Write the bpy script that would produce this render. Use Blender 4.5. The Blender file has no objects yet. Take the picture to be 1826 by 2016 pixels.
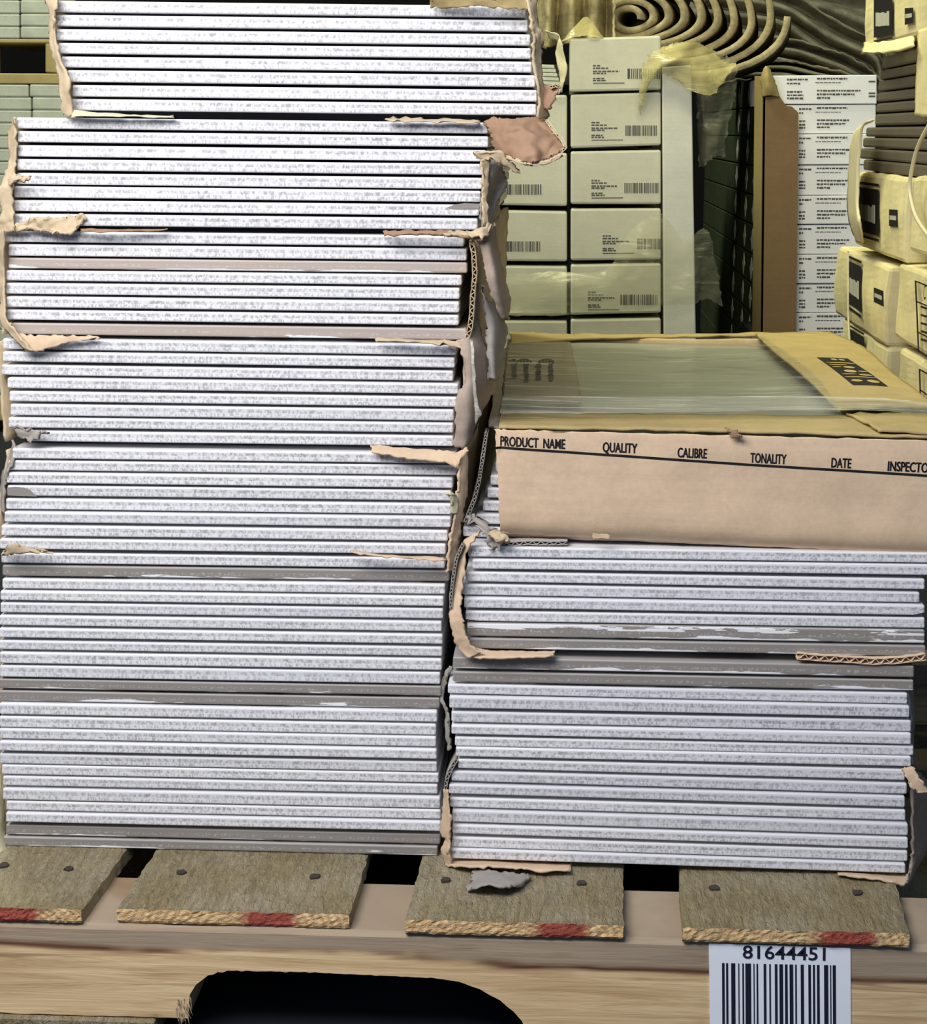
import bpy, bmesh, math, random
from mathutils import Vector, Matrix, noise
random.seed(7)
S = bpy.context.scene
COL = S.collection
# ---------------------------------------------------------------- camera
F, CXP, CYP = 3700.0, 913.0, 1008.0
PITCH, YAW, ROLL = math.atan(748 / F), math.radians(3.0), 0.005
DECK = 0.090                       # height of the pallet deck
CAM = Vector((0.0, -1.186, DECK + 0.476))
R = (Matrix.Rotation(YAW, 3, 'Z') @ Matrix.Rotation(math.pi / 2 - PITCH, 3, 'X') @ Matrix.Rotation(ROLL, 3, 'Z'))
cd = bpy.data.cameras.new('camera'); cam = bpy.data.objects.new('camera', cd); COL.objects.link(cam)
cd.sensor_fit = 'HORIZONTAL'; cd.sensor_width = 36; cd.lens = F / 1826 * 36; cd.clip_start = 0.02
cam.matrix_world = Matrix.Translation(CAM) @ R.to_4x4()
S.camera = cam
# ---------------------------------------------------------------- light
S.view_settings.view_transform = 'Standard'; S.view_settings.look = 'None'
S.view_settings.gamma = 1; S.view_settings.exposure = 0; S.view_settings.use_curve_mapping = False
w = bpy.data.worlds.new('world'); S.world = w; w.use_nodes = True
w.node_tree.nodes['Background'].inputs[0].default_value = (0.42, 0.62, 1.0, 1)
w.node_tree.nodes['Background'].inputs[1].default_value = 0.42
def area(name, loc, target, size, power, color):
    l = bpy.data.lights.new(name, 'AREA'); l.shape = 'RECTANGLE'; l.size, l.size_y = size
    l.energy = power; l.color = color
    o = bpy.data.objects.new(name, l); COL.objects.link(o); o.location = loc
    o.rotation_euler = (Vector(target) - Vector(loc)).to_track_quat('-Z', 'Y').to_euler()
    return o
area('dock_daylight', (-0.42, -0.73, 1.00), (-0.16, 0, 0.47), (0.70, 0.42), 14.6, (1.0, 0.965, 0.955))
area('overhead_lamp', (0.05, 0.52, 1.36), (0.15, 1.3, 0.45), (0.6, 0.35), 9.2, (1.0, 0.94, 0.48))
area('overhead_lamp_left', (-0.9, 1.2, 2.4), (-0.6, 2.2, 0.6), (0.8, 0.5), 44, (0.98, 1.0, 0.72))

# ---------------------------------------------------------------- projection helpers
def ray(px, py):
    return R @ Vector(((px - CXP) / F, -(py - CYP) / F, -1))
def at(px, py, Y=0.0):
    d = ray(px, py); return CAM + d * ((Y - CAM.y) / d.y)
def atx(px, py, X):
    d = ray(px, py); return CAM + d * ((X - CAM.x) / d.x)
def atz(px, py, Z):
    d = ray(px, py); return CAM + d * ((Z - CAM.z) / d.z)

# ---------------------------------------------------------------- materials
class NT:
    def __init__(s, name, rough=0.7, spec=0.3):
        s.m = bpy.data.materials.new(name); s.m.use_nodes = True
        s.t = s.m.node_tree; s.n = s.t.nodes; s.b = s.n['Principled BSDF']
        s.b.inputs['Roughness'].default_value = rough; s.b.inputs['Specular IOR Level'].default_value = spec
    def link(s, a, b): s.t.links.new(a, b)
    def put(s, sock, v):
        if isinstance(v, (int, float)): sock.default_value = v
        elif isinstance(v, tuple): sock.default_value = v if len(v) != 3 or sock.type == 'VECTOR' else (*v, 1)
        else: s.link(v, sock)
    def math(s, op, a, b=0.0, c=0.0, clamp=False):
        n = s.n.new('ShaderNodeMath'); n.operation = op; n.use_clamp = clamp
        s.put(n.inputs[0], a); s.put(n.inputs[1], b); s.put(n.inputs[2], c); return n.outputs[0]
    def sstep(s, x, a, b):
        n = s.n.new('ShaderNodeMapRange'); n.interpolation_type = 'SMOOTHSTEP'
        s.put(n.inputs[0], x); n.inputs[1].default_value = a; n.inputs[2].default_value = b
        return n.outputs[0]
    def mix(s, f, a, b):
        n = s.n.new('ShaderNodeMix'); n.data_type = 'RGBA'
        s.put(n.inputs[0], f); s.put(n.inputs[6], a); s.put(n.inputs[7], b); return n.outputs[2]
    def uv(s):
        n = s.n.new('ShaderNodeUVMap'); return n.outputs[0]
    def obj(s): return s.n.new('ShaderNodeTexCoord').outputs['Object']
    def sep(s, v):
        n = s.n.new('ShaderNodeSeparateXYZ'); s.link(v, n.inputs[0]); return n.outputs
    def rnd(s): return s.n.new('ShaderNodeObjectInfo').outputs['Random']
    def scale(s, v, sc, off=None):
        n = s.n.new('ShaderNodeVectorMath'); n.operation = 'MULTIPLY_ADD'
        s.link(v, n.inputs[0]); n.inputs[1].default_value = sc
        if off is not None:
            cb = s.n.new('ShaderNodeCombineXYZ')
            for i in range(3): s.link(s.math('MULTIPLY', off, 37.0 + 11 * i), cb.inputs[i])
            s.link(cb.outputs[0], n.inputs[2])
        return n.outputs[0]
    def noise(s, v, scale=1.0, detail=2.0, rough=0.5, dist=0.0):
        n = s.n.new('ShaderNodeTexNoise'); s.link(v, n.inputs['Vector'])
        n.inputs['Scale'].default_value = scale; n.inputs['Detail'].default_value = detail
        n.inputs['Roughness'].default_value = rough; n.inputs['Distortion'].default_value = dist
        return n.outputs['Fac']
    def bump(s, h, st=0.3, dist=0.001):
        n = s.n.new('ShaderNodeBump'); s.link(h, n.inputs['Height'])
        n.inputs['Strength'].default_value = st; n.inputs['Distance'].default_value = dist
        s.link(n.outputs[0], s.b.inputs['Normal'])
    def color(s, c): s.put(s.b.inputs['Base Color'], c); return s

def m_flat(name, c, rough=0.7, spec=0.3, var=0.12, sc=60.0):
    k = NT(name, rough, spec); v = k.noise(k.obj(), sc, 3)
    d = tuple(x * (1 - var) for x in c); e = tuple(min(1, x * (1 + var)) for x in c)
    k.color(k.mix(v, d, e)); k.bump(v, 0.15, 0.001); return k.m

def m_tile():
    k = NT('pale_tile_edge', 0.55, 0.35); uv = k.uv(); u, v, _ = k.sep(uv); r = k.rnd()
    n1 = k.noise(k.scale(uv, (470, 1.8, 1), r), 1, 3, 0.6, 0.5)
    n2 = k.noise(k.scale(uv, (640, 2.3, 1), r), 1, 2, 0.55, 0.4)
    lf = k.noise(k.scale(uv, (16, 1.2, 1), r), 1, 2)
    vl = k.math('ADD', v, k.math('MULTIPLY', k.math('SUBTRACT', n2, 0.5), 0.25))
    up = k.math('MULTIPLY', k.sstep(vl, 0.40, 0.52), k.math('SUBTRACT', 1.0, k.sstep(vl, 0.72, 0.82)))
    lo = k.math('MULTIPLY', k.sstep(vl, 0.06, 0.16), k.math('SUBTRACT', 1.0, k.sstep(vl, 0.38, 0.48)))
    s1 = k.sstep(n1, 0.38, 0.64); s2 = k.sstep(n2, 0.42, 0.66)
    f = k.math('ADD', k.math('MULTIPLY', up, k.math('ADD', k.math('MULTIPLY', s1, 0.60), 0.14)),
               k.math('MULTIPLY', lo, k.math('MULTIPLY', s2, 0.58)))
    f = k.math('MULTIPLY', f, k.math('ADD', 0.45, lf), clamp=True)
    base = k.mix(r, (0.74, 0.74, 0.755), (0.83, 0.825, 0.83))
    k.color(k.mix(f, base, (0.235, 0.23, 0.235)))
    k.bump(n1, 0.12, 0.0006); return k.m

def m_tile_grey(name, top, c1=(0.215, 0.195, 0.17), c2=(0.335, 0.31, 0.28)):
    k = NT(name, 0.5, 0.4); uv = k.uv(); u, v, _ = k.sep(uv); r = k.rnd()
    n1 = k.noise(k.scale(uv, (700, 4.5, 1), r), 1, 3, 0.6)
    st = k.noise(k.scale(uv, (9, 9, 1), r), 1, 3, 0.7)
    c = k.mix(st, c1, c2)
    band = k.math('MULTIPLY', k.sstep(v, 0.22, 0.40), k.math('SUBTRACT', 1.0, k.sstep(v, 0.5, 0.62)))
    c = k.mix(k.math('MULTIPLY', band, k.math('MULTIPLY', k.sstep(n1, 0.5, 0.66), 0.5)), c, (0.62, 0.60, 0.57))
    c = k.mix(k.math('MULTIPLY', k.sstep(v, 0.86, 0.97), 0.45), c, (0.60, 0.58, 0.56))
    ch = k.noise(k.scale(uv, (13, 1.0, 1), r), 1, 4, 0.62)
    lim = k.math('MULTIPLY', k.math('SUBTRACT', ch, 0.475), 1.8)
    f = k.sstep(k.math('SUBTRACT', lim, v), -0.02, 0.02)
    if top:
        ch2 = k.noise(k.scale(uv, (17, 1.4, 1), r), 1, 5, 0.66)
        lim2 = k.math('SUBTRACT', 0.92, k.math('MULTIPLY', k.math('SUBTRACT', ch2, 0.50), 5.0))
        f2 = k.math('MULTIPLY', k.sstep(k.math('SUBTRACT', v, lim2), -0.02, 0.02), k.math('SUBTRACT', 1.0, k.sstep(v, 0.93, 0.97)))
        f = k.math('MAXIMUM', k.math('MULTIPLY', f2, k.sstep(v, 0.52, 0.6)), f)
    k.color(k.mix(f, c, (0.88, 0.88, 0.87))); k.bump(n1, 0.1, 0.0005); return k.m

def m_card(name, c, flute=(0, 0, 0), var=0.10, rough=0.85):
    k = NT(name, rough, 0.15); o = k.obj()
    a = k.noise(o, 28, 4, 0.6); b = k.noise(k.scale(o, (260, 260, 260)), 1, 4, 0.7); h = k.noise(k.scale(o, (7, 7, 130)), 1, 4, 0.6, 0.5)
    f = k.math('ADD', k.math('ADD', k.math('MULTIPLY', a, 0.45), k.math('MULTIPLY', b, 0.3)), k.math('MULTIPLY', h, 0.25))
    lo = tuple(x * (1 - var * 1.6) for x in c); hi = tuple(min(1, x * (1 + var * 1.4)) for x in c)
    k.color(k.mix(k.sstep(f, 0.3, 0.7), lo, hi)); k.bump(f, 0.35, 0.0015); return k.m

def m_woodtop():
    k = NT('weathered_board', 0.9, 0.1); o = k.obj(); r = k.rnd()
    g = k.noise(k.scale(o, (110, 26, 60), r), 1, 5, 0.68, 0.8); fine = k.noise(k.scale(o, (420, 140, 300), r), 1, 4, 0.7)
    blot = k.noise(k.scale(o, (16, 12, 12), r), 1, 3, 0.6)
    c = k.mix(k.sstep(blot, 0.3, 0.72), (0.36, 0.29, 0.155), (0.46, 0.40, 0.27))
    c = k.mix(k.math('MULTIPLY', k.sstep(g, 0.5, 0.75), 0.55), c, (0.22, 0.18, 0.105))
    c = k.mix(k.math('MULTIPLY', k.sstep(fine, 0.55, 0.75), 0.55), c, (0.60, 0.50, 0.31)); gr = k.noise(k.scale(o, (240, 55, 100), r), 1, 5, 0.7, 1.2)
    c = k.mix(k.math('MULTIPLY', k.sstep(gr, 0.56, 0.70), 0.6), c, (0.15, 0.115, 0.065))
    c = k.mix(k.math('MULTIPLY', k.sstep(k.noise(k.scale(o, (22, 9, 9), r), 1, 4, 0.6), 0.55, 0.72), 0.5), c, (0.37, 0.27, 0.11))
    k.color(c); k.bump(k.math('ADD', k.math('ADD', g, gr), k.math('MULTIPLY', fine, 0.9)), 1.0, 0.004); return k.m

def m_woodend():
    k = NT('sawn_board_end', 0.85, 0.1); uv = k.uv(); u, v, _ = k.sep(uv); o = k.obj(); r = k.rnd()
    rings = k.n.new('ShaderNodeTexWave'); rings.wave_type = 'RINGS'; rings.rings_direction = 'Y'
    k.link(k.scale(o, (1, 1, 1.9)), rings.inputs['Vector']); rings.inputs['Scale'].default_value = 62
    rings.inputs['Distortion'].default_value = 3.5; rings.inputs['Detail'].default_value = 3; rings.inputs['Detail Scale'].default_value = 0.8
    sp = k.noise(k.scale(o, (380, 380, 380), r), 1, 3, 0.7)
    c = k.mix(k.math('MULTIPLY', rings.outputs['Fac'], 0.8), (0.60, 0.36, 0.15), (0.80, 0.60, 0.33))
    c = k.mix(k.math('MULTIPLY', k.sstep(sp, 0.55, 0.75), 0.7), c, (0.86, 0.72, 0.48))
    c = k.mix(k.math('MULTIPLY', k.sstep(sp, 0.45, 0.25), 0.5), c, (0.24, 0.15, 0.07))
    n = k.noise(k.scale(o, (60, 60, 60), r), 1, 4, 0.65)
    d = k.math('ADD', k.math('ABSOLUTE', u), k.math('MULTIPLY', k.math('SUBTRACT', n, 0.5), 0.022))
    red = k.math('SUBTRACT', 1.0, k.sstep(d, 0.011, 0.021))
    c = k.mix(k.math('MULTIPLY', red, 0.92), c, k.mix(sp, (0.25, 0.03, 0.025), (0.44, 0.085, 0.07)))
    k.color(c); k.bump(sp, 0.8, 0.002); return k.m

def m_stringer():
    k = NT('pine_stringer', 0.8, 0.15); o = k.obj(); x, y, z = k.sep(o)
    wv = k.noise(k.scale(o, (3.5, 3.5, 26)), 1, 3, 0.6, 0.6)
    g = k.noise(k.scale(o, (9, 9, 170)), 1, 4, 0.66, 0.5)
    str_ = k.noise(k.scale(o, (5.0, 5.0, 75)), 1, 4, 0.62, 0.9)
    c = k.mix(k.sstep(g, 0.30, 0.70), (0.55, 0.365, 0.18), (0.83, 0.62, 0.345))
    zz = k.math('ADD', z, k.math('MULTIPLY', k.math('SUBTRACT', wv, 0.5), 0.022))
    zz = k.math('ADD', zz, k.math('MULTIPLY', x, 0.022))
    grey = k.sstep(zz, 0.0425, 0.0475)
    c = k.mix(k.math('MULTIPLY', grey, 0.85), c, k.mix(g, (0.26, 0.205, 0.15), (0.40, 0.325, 0.24)))
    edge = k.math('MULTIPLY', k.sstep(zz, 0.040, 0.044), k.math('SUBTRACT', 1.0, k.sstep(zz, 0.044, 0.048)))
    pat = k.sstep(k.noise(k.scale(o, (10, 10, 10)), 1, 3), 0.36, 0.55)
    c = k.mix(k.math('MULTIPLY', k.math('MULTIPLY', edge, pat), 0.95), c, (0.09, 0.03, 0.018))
    c = k.mix(k.math('MULTIPLY', k.sstep(str_, 0.57, 0.70), 0.7), c, (0.25, 0.13, 0.06))
    k.color(c); k.bump(g, 0.4, 0.0015); return k.m

def m_film(name, tint=(0.9, 0.9, 0.8), op=0.25, rough=0.12, milk=0.35, st=(14, 14, 60)):
    k = NT(name, rough, 0.6); t = k.t
    o = k.obj(); n = k.noise(k.scale(o, st), 1, 4, 0.6, 1.2)
    k.color(tint); k.bump(n, 0.5, 0.004)
    tr = k.n.new('ShaderNodeBsdfTransparent'); tr.inputs[0].default_value = (*[0.75 + 0.25 * x for x in tint], 1)
    mx = k.n.new('ShaderNodeMixShader'); out = k.n['Material Output']
    k.link(k.math('ADD', op, k.math('MULTIPLY', k.sstep(n, 0.5, 0.72), milk)), mx.inputs[0])
    k.link(tr.outputs[0], mx.inputs[1]); k.link(k.b.outputs[0], mx.inputs[2]); k.link(mx.outputs[0], out.inputs[0])
    return k.m

M = dict(
    tile=m_tile(), grey=m_tile_grey('grey_tile_edge', False), flaked=m_tile_grey('flaked_tile_edge', True), beige=m_tile_grey('beige_tile_edge', False, (0.36, 0.30, 0.255), (0.50, 0.43, 0.375)),
    back=m_flat('shaded_tile_back', (0.05, 0.047, 0.045)), chip=m_flat('tile_chip', (0.27, 0.25, 0.225), 0.8),  # back: shade of the gaps between tiles put into a near-black colour
    kraft=m_card('kraft_card', (0.67, 0.50, 0.335), var=0.09), tan=m_card('torn_card', (0.57, 0.455, 0.295)),
    brown=m_card('brown_card', (0.34, 0.215, 0.135)), greycard=m_card('grey_card', (0.36, 0.33, 0.29)),
    pink=m_card('dull_kraft_card', (0.43, 0.345, 0.275)),
    olive=m_card('dimmed_kraft_card', (0.42, 0.325, 0.155)), dullcard=m_card('taped_card', (0.30, 0.25, 0.205)),  # olive: same kraft as the front, dim yellow top light put into its colour
    slab=m_flat('grey_stone_tile', (0.30, 0.30, 0.27), 0.4, 0.4, 0.12, 25),
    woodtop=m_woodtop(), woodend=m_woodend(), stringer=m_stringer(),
    black=m_flat('black_ink', (0.012, 0.011, 0.012), 0.7, 0.2, 0.1), ink=m_flat('grey_ink', (0.10, 0.10, 0.10), 0.8, 0.1),
    label=m_flat('white_label', (0.90, 0.93, 0.97), 0.6, 0.2, 0.02), navy=m_flat('barcode_ink', (0.012, 0.014, 0.03), 0.6),
    wcard=m_card('white_carton', (0.58, 0.57, 0.47), var=0.05), post=m_card('white_post', (0.62, 0.62, 0.57), var=0.05),
    paper=m_flat('label_paper', (0.84, 0.84, 0.88), 0.8, 0.2, 0.04), yel=m_card('yellow_carton', (0.74, 0.66, 0.37), var=0.10),
    cream=m_flat('cream_strap', (0.66, 0.60, 0.40), 0.6, 0.3, 0.05), dtile=m_flat('dark_tile', (0.135, 0.115, 0.085), 0.55, 0.3),
    green=m_card('dark_green_carton', (0.06, 0.075, 0.042), var=0.15), sym=m_flat('pale_print', (0.46, 0.46, 0.38)), white=m_flat('white_print', (0.88, 0.88, 0.80)),
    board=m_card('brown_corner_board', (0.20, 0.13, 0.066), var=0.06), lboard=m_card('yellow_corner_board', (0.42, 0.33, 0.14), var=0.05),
    fabric=m_card('olive_fabric', (0.40, 0.335, 0.19), var=0.28), fabgrey=m_card('grey_fabric', (0.26, 0.235, 0.17), var=0.3),
    gcard=m_card('greenish_carton', (0.50, 0.52, 0.44), var=0.12, rough=0.35), beam=m_card('yellow_wood', (0.42, 0.33, 0.15)),
    wrap=m_film('stretch_wrap', (0.80, 0.78, 0.58), 0.13, 0.14, 0.32), tape=m_film('clear_tape', (0.85, 0.86, 0.78), 0.24, 0.1, 0.75, (5, 110, 80)),
    ywrap=m_film('yellow_wrap', (0.62, 0.55, 0.25), 0.55, 0.2, 0.3), sheet=m_film('top_film', (0.62, 0.65, 0.56), 0.10, 0.10, 0.40, (7, 40, 40)),
    dark=m_flat('dark_wall_paint', (0.02, 0.02, 0.02), 0.9, 0.05), floor=m_flat('dark_floor_paint', (0.022, 0.025, 0.034), 0.7, 0.2),
    nail=m_flat('rusty_nail', (0.05, 0.04, 0.03), 0.6), steel=m_flat('rack_steel', (0.03, 0.03, 0.028), 0.6),
)
# ---------------------------------------------------------------- object helpers
from mathutils.bvhtree import BVHTree
def snap(o, onto, d, off):
    """lay the vertices of a print on the surface of another object, along direction d"""
    dg = bpy.context.evaluated_depsgraph_get(); dg.update()
    t = BVHTree.FromObject(onto, dg); a = wloc(o); b = wloc(onto); d = Vector(d)
    vs = o.data.vertices; n = len(vs)
    for v in vs:
        p = v.co + a - b
        h = t.ray_cast(p - d * 0.05, d, 0.1)[0]
        if h is not None: v.co = h + b - a - d * off
    return o
def tag(o, label=None, cat=None, group=None, kind=None):
    if label: o['label'] = label
    if cat: o['category'] = cat
    if group: o['group'] = group
    if kind: o['kind'] = kind
    return o
def empty(name, loc):
    o = bpy.data.objects.new(name, None); COL.objects.link(o); o.location = loc; o.empty_display_size = 0.02
    return o
def wloc(o):
    v = o.location.copy()
    while o.parent: o = o.parent; v += o.location
    return v
def link(name, me, mats, parent, org):
    for m in (mats if isinstance(mats, (list, tuple)) else [mats]): me.materials.append(m)
    o = bpy.data.objects.new(name, me); COL.objects.link(o)
    if parent: o.parent = parent; o.location = Vector(org) - wloc(parent)
    else: o.location = org
    return o
def base(vs):
    return Vector((sum(v.x for v in vs) / len(vs), sum(v.y for v in vs) / len(vs), min(v.z for v in vs)))
def mesh(name, vs, fs, mats, parent=None, smooth=False, uvf=None, idx=None):
    vs = [Vector(v) for v in vs]; b = base(vs)
    me = bpy.data.meshes.new(name); me.from_pydata([v - b for v in vs], [], fs)
    if idx:
        for p, i in zip(me.polygons, idx): p.material_index = i
    if smooth:
        for p in me.polygons: p.use_smooth = True
    if uvf:
        ul = me.uv_layers.new(name='UVMap')
        for l in me.loops: ul.data[l.index].uv = uvf(me.vertices[l.vertex_index].co + b)
    return link(name, me, mats, parent, b)
def frombm(name, bm, mats, parent=None, smooth=False, uvf=None):
    vs = [v.co.copy() for v in bm.verts]; b = base(vs)
    if uvf:
        ul = bm.loops.layers.uv.new('UVMap')
        for f in bm.faces:
            for l in f.loops: l[ul].uv = uvf(l.vert.co)
    for v in bm.verts: v.co -= b
    if smooth:
        for f in bm.faces: f.smooth = True
    me = bpy.data.meshes.new(name); bm.to_mesh(me); bm.free()
    return link(name, me, mats, parent, b)
HEXF = [(0, 1, 2, 3), (7, 6, 5, 4), (0, 4, 5, 1), (1, 5, 6, 2), (2, 6, 7, 3), (3, 7, 4, 0)]
def hexbm(c8, bev=0.0, seg=1, bm=None):
    own = bmesh.new(); v = [own.verts.new(Vector(p)) for p in c8]
    for f in HEXF: own.faces.new([v[i] for i in f])
    bmesh.ops.recalc_face_normals(own, faces=own.faces)
    if bev: bmesh.ops.bevel(own, geom=own.edges[:], offset=bev, segments=seg, profile=0.5, affect='EDGES')
    if bm is None: return own
    me = bpy.data.meshes.new('t'); own.to_mesh(me); own.free(); bm.from_mesh(me); bpy.data.meshes.remove(me); return bm
def aabb(x0, x1, y0, y1, z0, z1):
    return [(x0, y0, z0), (x1, y0, z0), (x1, y0, z1), (x0, y0, z1), (x0, y1, z0), (x1, y1, z0), (x1, y1, z1), (x0, y1, z1)]
def box(name, c8, mats, parent=None, bev=0.0015, seg=2):
    return frombm(name, hexbm(c8, bev, seg), mats, parent)
def quads(name, qs, mats, parent, th=0.0002, n=Vector((0, -1, 0))):
    """flat print: thin raised slabs on a surface, each given by 4 world points; n points outward"""
    vs, fs = [], []
    for q in qs:
        i = len(vs); vs += [Vector(p) for p in q] + [Vector(p) + n * th for p in q]
        k = len(q)
        fs.append(tuple(range(i + k, i + 2 * k)))
        for j in range(k): fs.append((i + j, i + (j + 1) % k, i + k + (j + 1) % k, i + k + j))
    return mesh(name, vs, fs, mats, parent)
def refine(rows, nu, nv):
    def cr(p, t):
        n = len(p) - 1; x = t * n; i = min(int(x), n - 1); f = x - i
        p0, p1, p2, p3 = p[max(i - 1, 0)], p[i], p[i + 1], p[min(i + 2, n)]
        return 0.5 * ((2 * p1) + (p2 - p0) * f + (2 * p0 - 5 * p1 + 4 * p2 - p3) * f * f + (3 * p1 - p0 - 3 * p2 + p3) * f * f * f)
    a = [[cr(r, j / nu) for j in range(nu + 1)] for r in rows]
    return [[cr([a[i][j] for i in range(len(a))], k / nv) for j in range(nu + 1)] for k in range(nv + 1)]
def sheet(name, rows, mat, parent=None, nu=6, nv=16, amp=0.002, freq=60, tear=0.0012, th=0.0015, seed=0, smooth=True, fine=0.35, raw=False):
    """a bent, crumpled, ragged-edged sheet through rows of (px,py,Y) or world points"""
    P = rows if raw else [[at(*p) for p in r] for r in rows]
    g = refine(P, nu, nv); sv = Vector((seed * 3.1, seed * 1.7, seed * 0.9))
    vs = []
    H, W = len(g), len(g[0])
    for i in range(H):
        for j in range(W):
            p = g[i][j]
            n = noise.noise_vector(p * freq + sv) * amp + noise.noise_vector(p * freq * 3.3 + sv) * amp * fine
            q = p + Vector((n.x * 0.35, n.y, n.z * 0.35))
            if i in (0, H - 1) or j in (0, W - 1):
                t = noise.noise_vector(p * 330 + sv) + noise.noise_vector(p * 900 + sv) * 0.6
                q += Vector((t.x, t.y * 0.6, t.z)) * tear
            vs.append(q)
    fs = [(i * W + j, i * W + j + 1, (i + 1) * W + j + 1, (i + 1) * W + j) for i in range(H - 1) for j in range(W - 1)]
    o = mesh(name, vs, fs, mat, parent, smooth=smooth)
    if th:
        s = o.modifiers.new('thick', 'SOLIDIFY'); s.thickness = th; s.offset = 0
    return o
def flap(name, poly_l, poly_r, mat, parent=None, **k):
    return sheet(name, [[a, ((a[0] + b[0]) / 2, (a[1] + b[1]) / 2, (a[2] + b[2]) / 2), b] for a, b in zip(poly_l, poly_r)], mat, parent, **k)
def corrugated(name, path, wpx, mat, parent=None, depth=0.03, pitch=13, th=0.0005, zig=True):
    """card edge seen end-on: two liners and a fluted core along a pixel path (px,py,Y)"""
    P = []
    for (a, b) in zip(path[:-1], path[1:]):
        L = math.hypot(b[0] - a[0], b[1] - a[1]); n = max(2, int(L / (pitch / 6)))
        for i in range(n): t = i / n; P.append(tuple(a[k] * (1 - t) + b[k] * t for k in range(3)))
    P.append(path[-1]); vs, fs = [], []
    s = 0.0; lines = ([], [], [])
    for i, p in enumerate(P):
        q = P[min(i + 1, len(P) - 1)]; o = P[max(i - 1, 0)]
        dx, dy = q[0] - o[0], q[1] - o[1]; l = math.hypot(dx, dy) or 1; nx, ny = -dy / l, dx / l
        if i: s += math.hypot(p[0] - P[i - 1][0], p[1] - P[i - 1][1])
        wob = 1 + 0.25 * noise.noise(Vector((s * 0.05, p[1] * 0.01, 0)))
        lines[0].append((p[0] + nx * wpx / 2 * wob, p[1] + ny * wpx / 2 * wob, p[2]))
        lines[1].append((p[0] - nx * wpx / 2 * wob, p[1] - ny * wpx / 2 * wob, p[2]))
        a = math.sin(s / pitch * 2 * math.pi) * 0.42 * wpx
        lines[2].append((p[0] + nx * a, p[1] + ny * a, p[2]))
    for ln in lines:
        i0 = len(vs)
        for p in ln:
            v = at(*p); vs += [v, v + Vector((0, depth, 0))]
        for i in range(len(ln) - 1):
            a = i0 + 2 * i; fs.append((a, a + 2, a + 3, a + 1))
    o = mesh(name, vs, fs, mat, parent, smooth=True)
    m = o.modifiers.new('thick', 'SOLIDIFY'); m.thickness = th; m.offset = 0
    return o
def text(name, s, p0, p1, hpx_dir, size, mat, parent, bold=0.02, squeeze=1.0, n=Vector((0, -1, 0)), align='LEFT', fat=0.0):
    """lettering from p0 towards p1 (world), letters standing along hpx_dir"""
    c = bpy.data.curves.new(name, 'FONT'); c.body = s; c.size = 1; c.offset = bold; c.align_x = align; c.extrude = 0.0; c.resolution_u = 3
    t = bpy.data.objects.new('t', c); COL.objects.link(t)
    dg = bpy.context.evaluated_depsgraph_get(); dg.update()
    me = bpy.data.meshes.new_from_object(t.evaluated_get(dg)); bpy.data.objects.remove(t); bpy.data.curves.remove(c)
    ex = (Vector(p1) - Vector(p0)).normalized(); ez = Vector(hpx_dir).normalized()
    vs = [Vector(p0) + ex * v.co.x * size * squeeze + ez * v.co.y * size + n * 0.0003 for v in me.vertices]
    fs = [tuple(p.vertices) for p in me.polygons]; bpy.data.meshes.remove(me)
    if fat:
        k = len(vs); v0, f0 = list(vs), list(fs)
        vs = [v - ex * fat for v in v0] + [v + ex * fat for v in v0] + [v + ez * fat * 0.6 for v in v0]
        fs = f0 + [tuple(i + k for i in f) for f in f0] + [tuple(i + 2 * k for i in f) for f in f0]
    return mesh(name, vs, fs, mat, parent)
ORD = ['top', 'second', 'third', 'fourth', 'fifth', 'sixth', 'seventh', 'bottom']
NTH = ['first', 'second', 'third', 'fourth', 'fifth', 'sixth', 'seventh', 'eighth', 'ninth', 'tenth', 'eleventh', 'twelfth']

# ================================================================ SETTING
def struct(name, c8, mat):
    return tag(frombm(name, hexbm(c8), mat), kind='structure')
struct('floor', aabb(-4, 4, -4, 6, -0.1, 0), M['floor'])
struct('wall_back', aabb(-4, 4, 5.0, 5.1, 0, 4.0), M['dark'])
struct('wall_left', aabb(-4.1, -4, -4, 5.1, 0, 4.0), M['dark'])
struct('wall_right', aabb(4, 4.1, -4, 5.1, 0, 4.0), M['dark'])
struct('ceiling', aabb(-4.1, 4.1, 0.0, 5.1, 4.0, 4.1), M['dark'])

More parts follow.
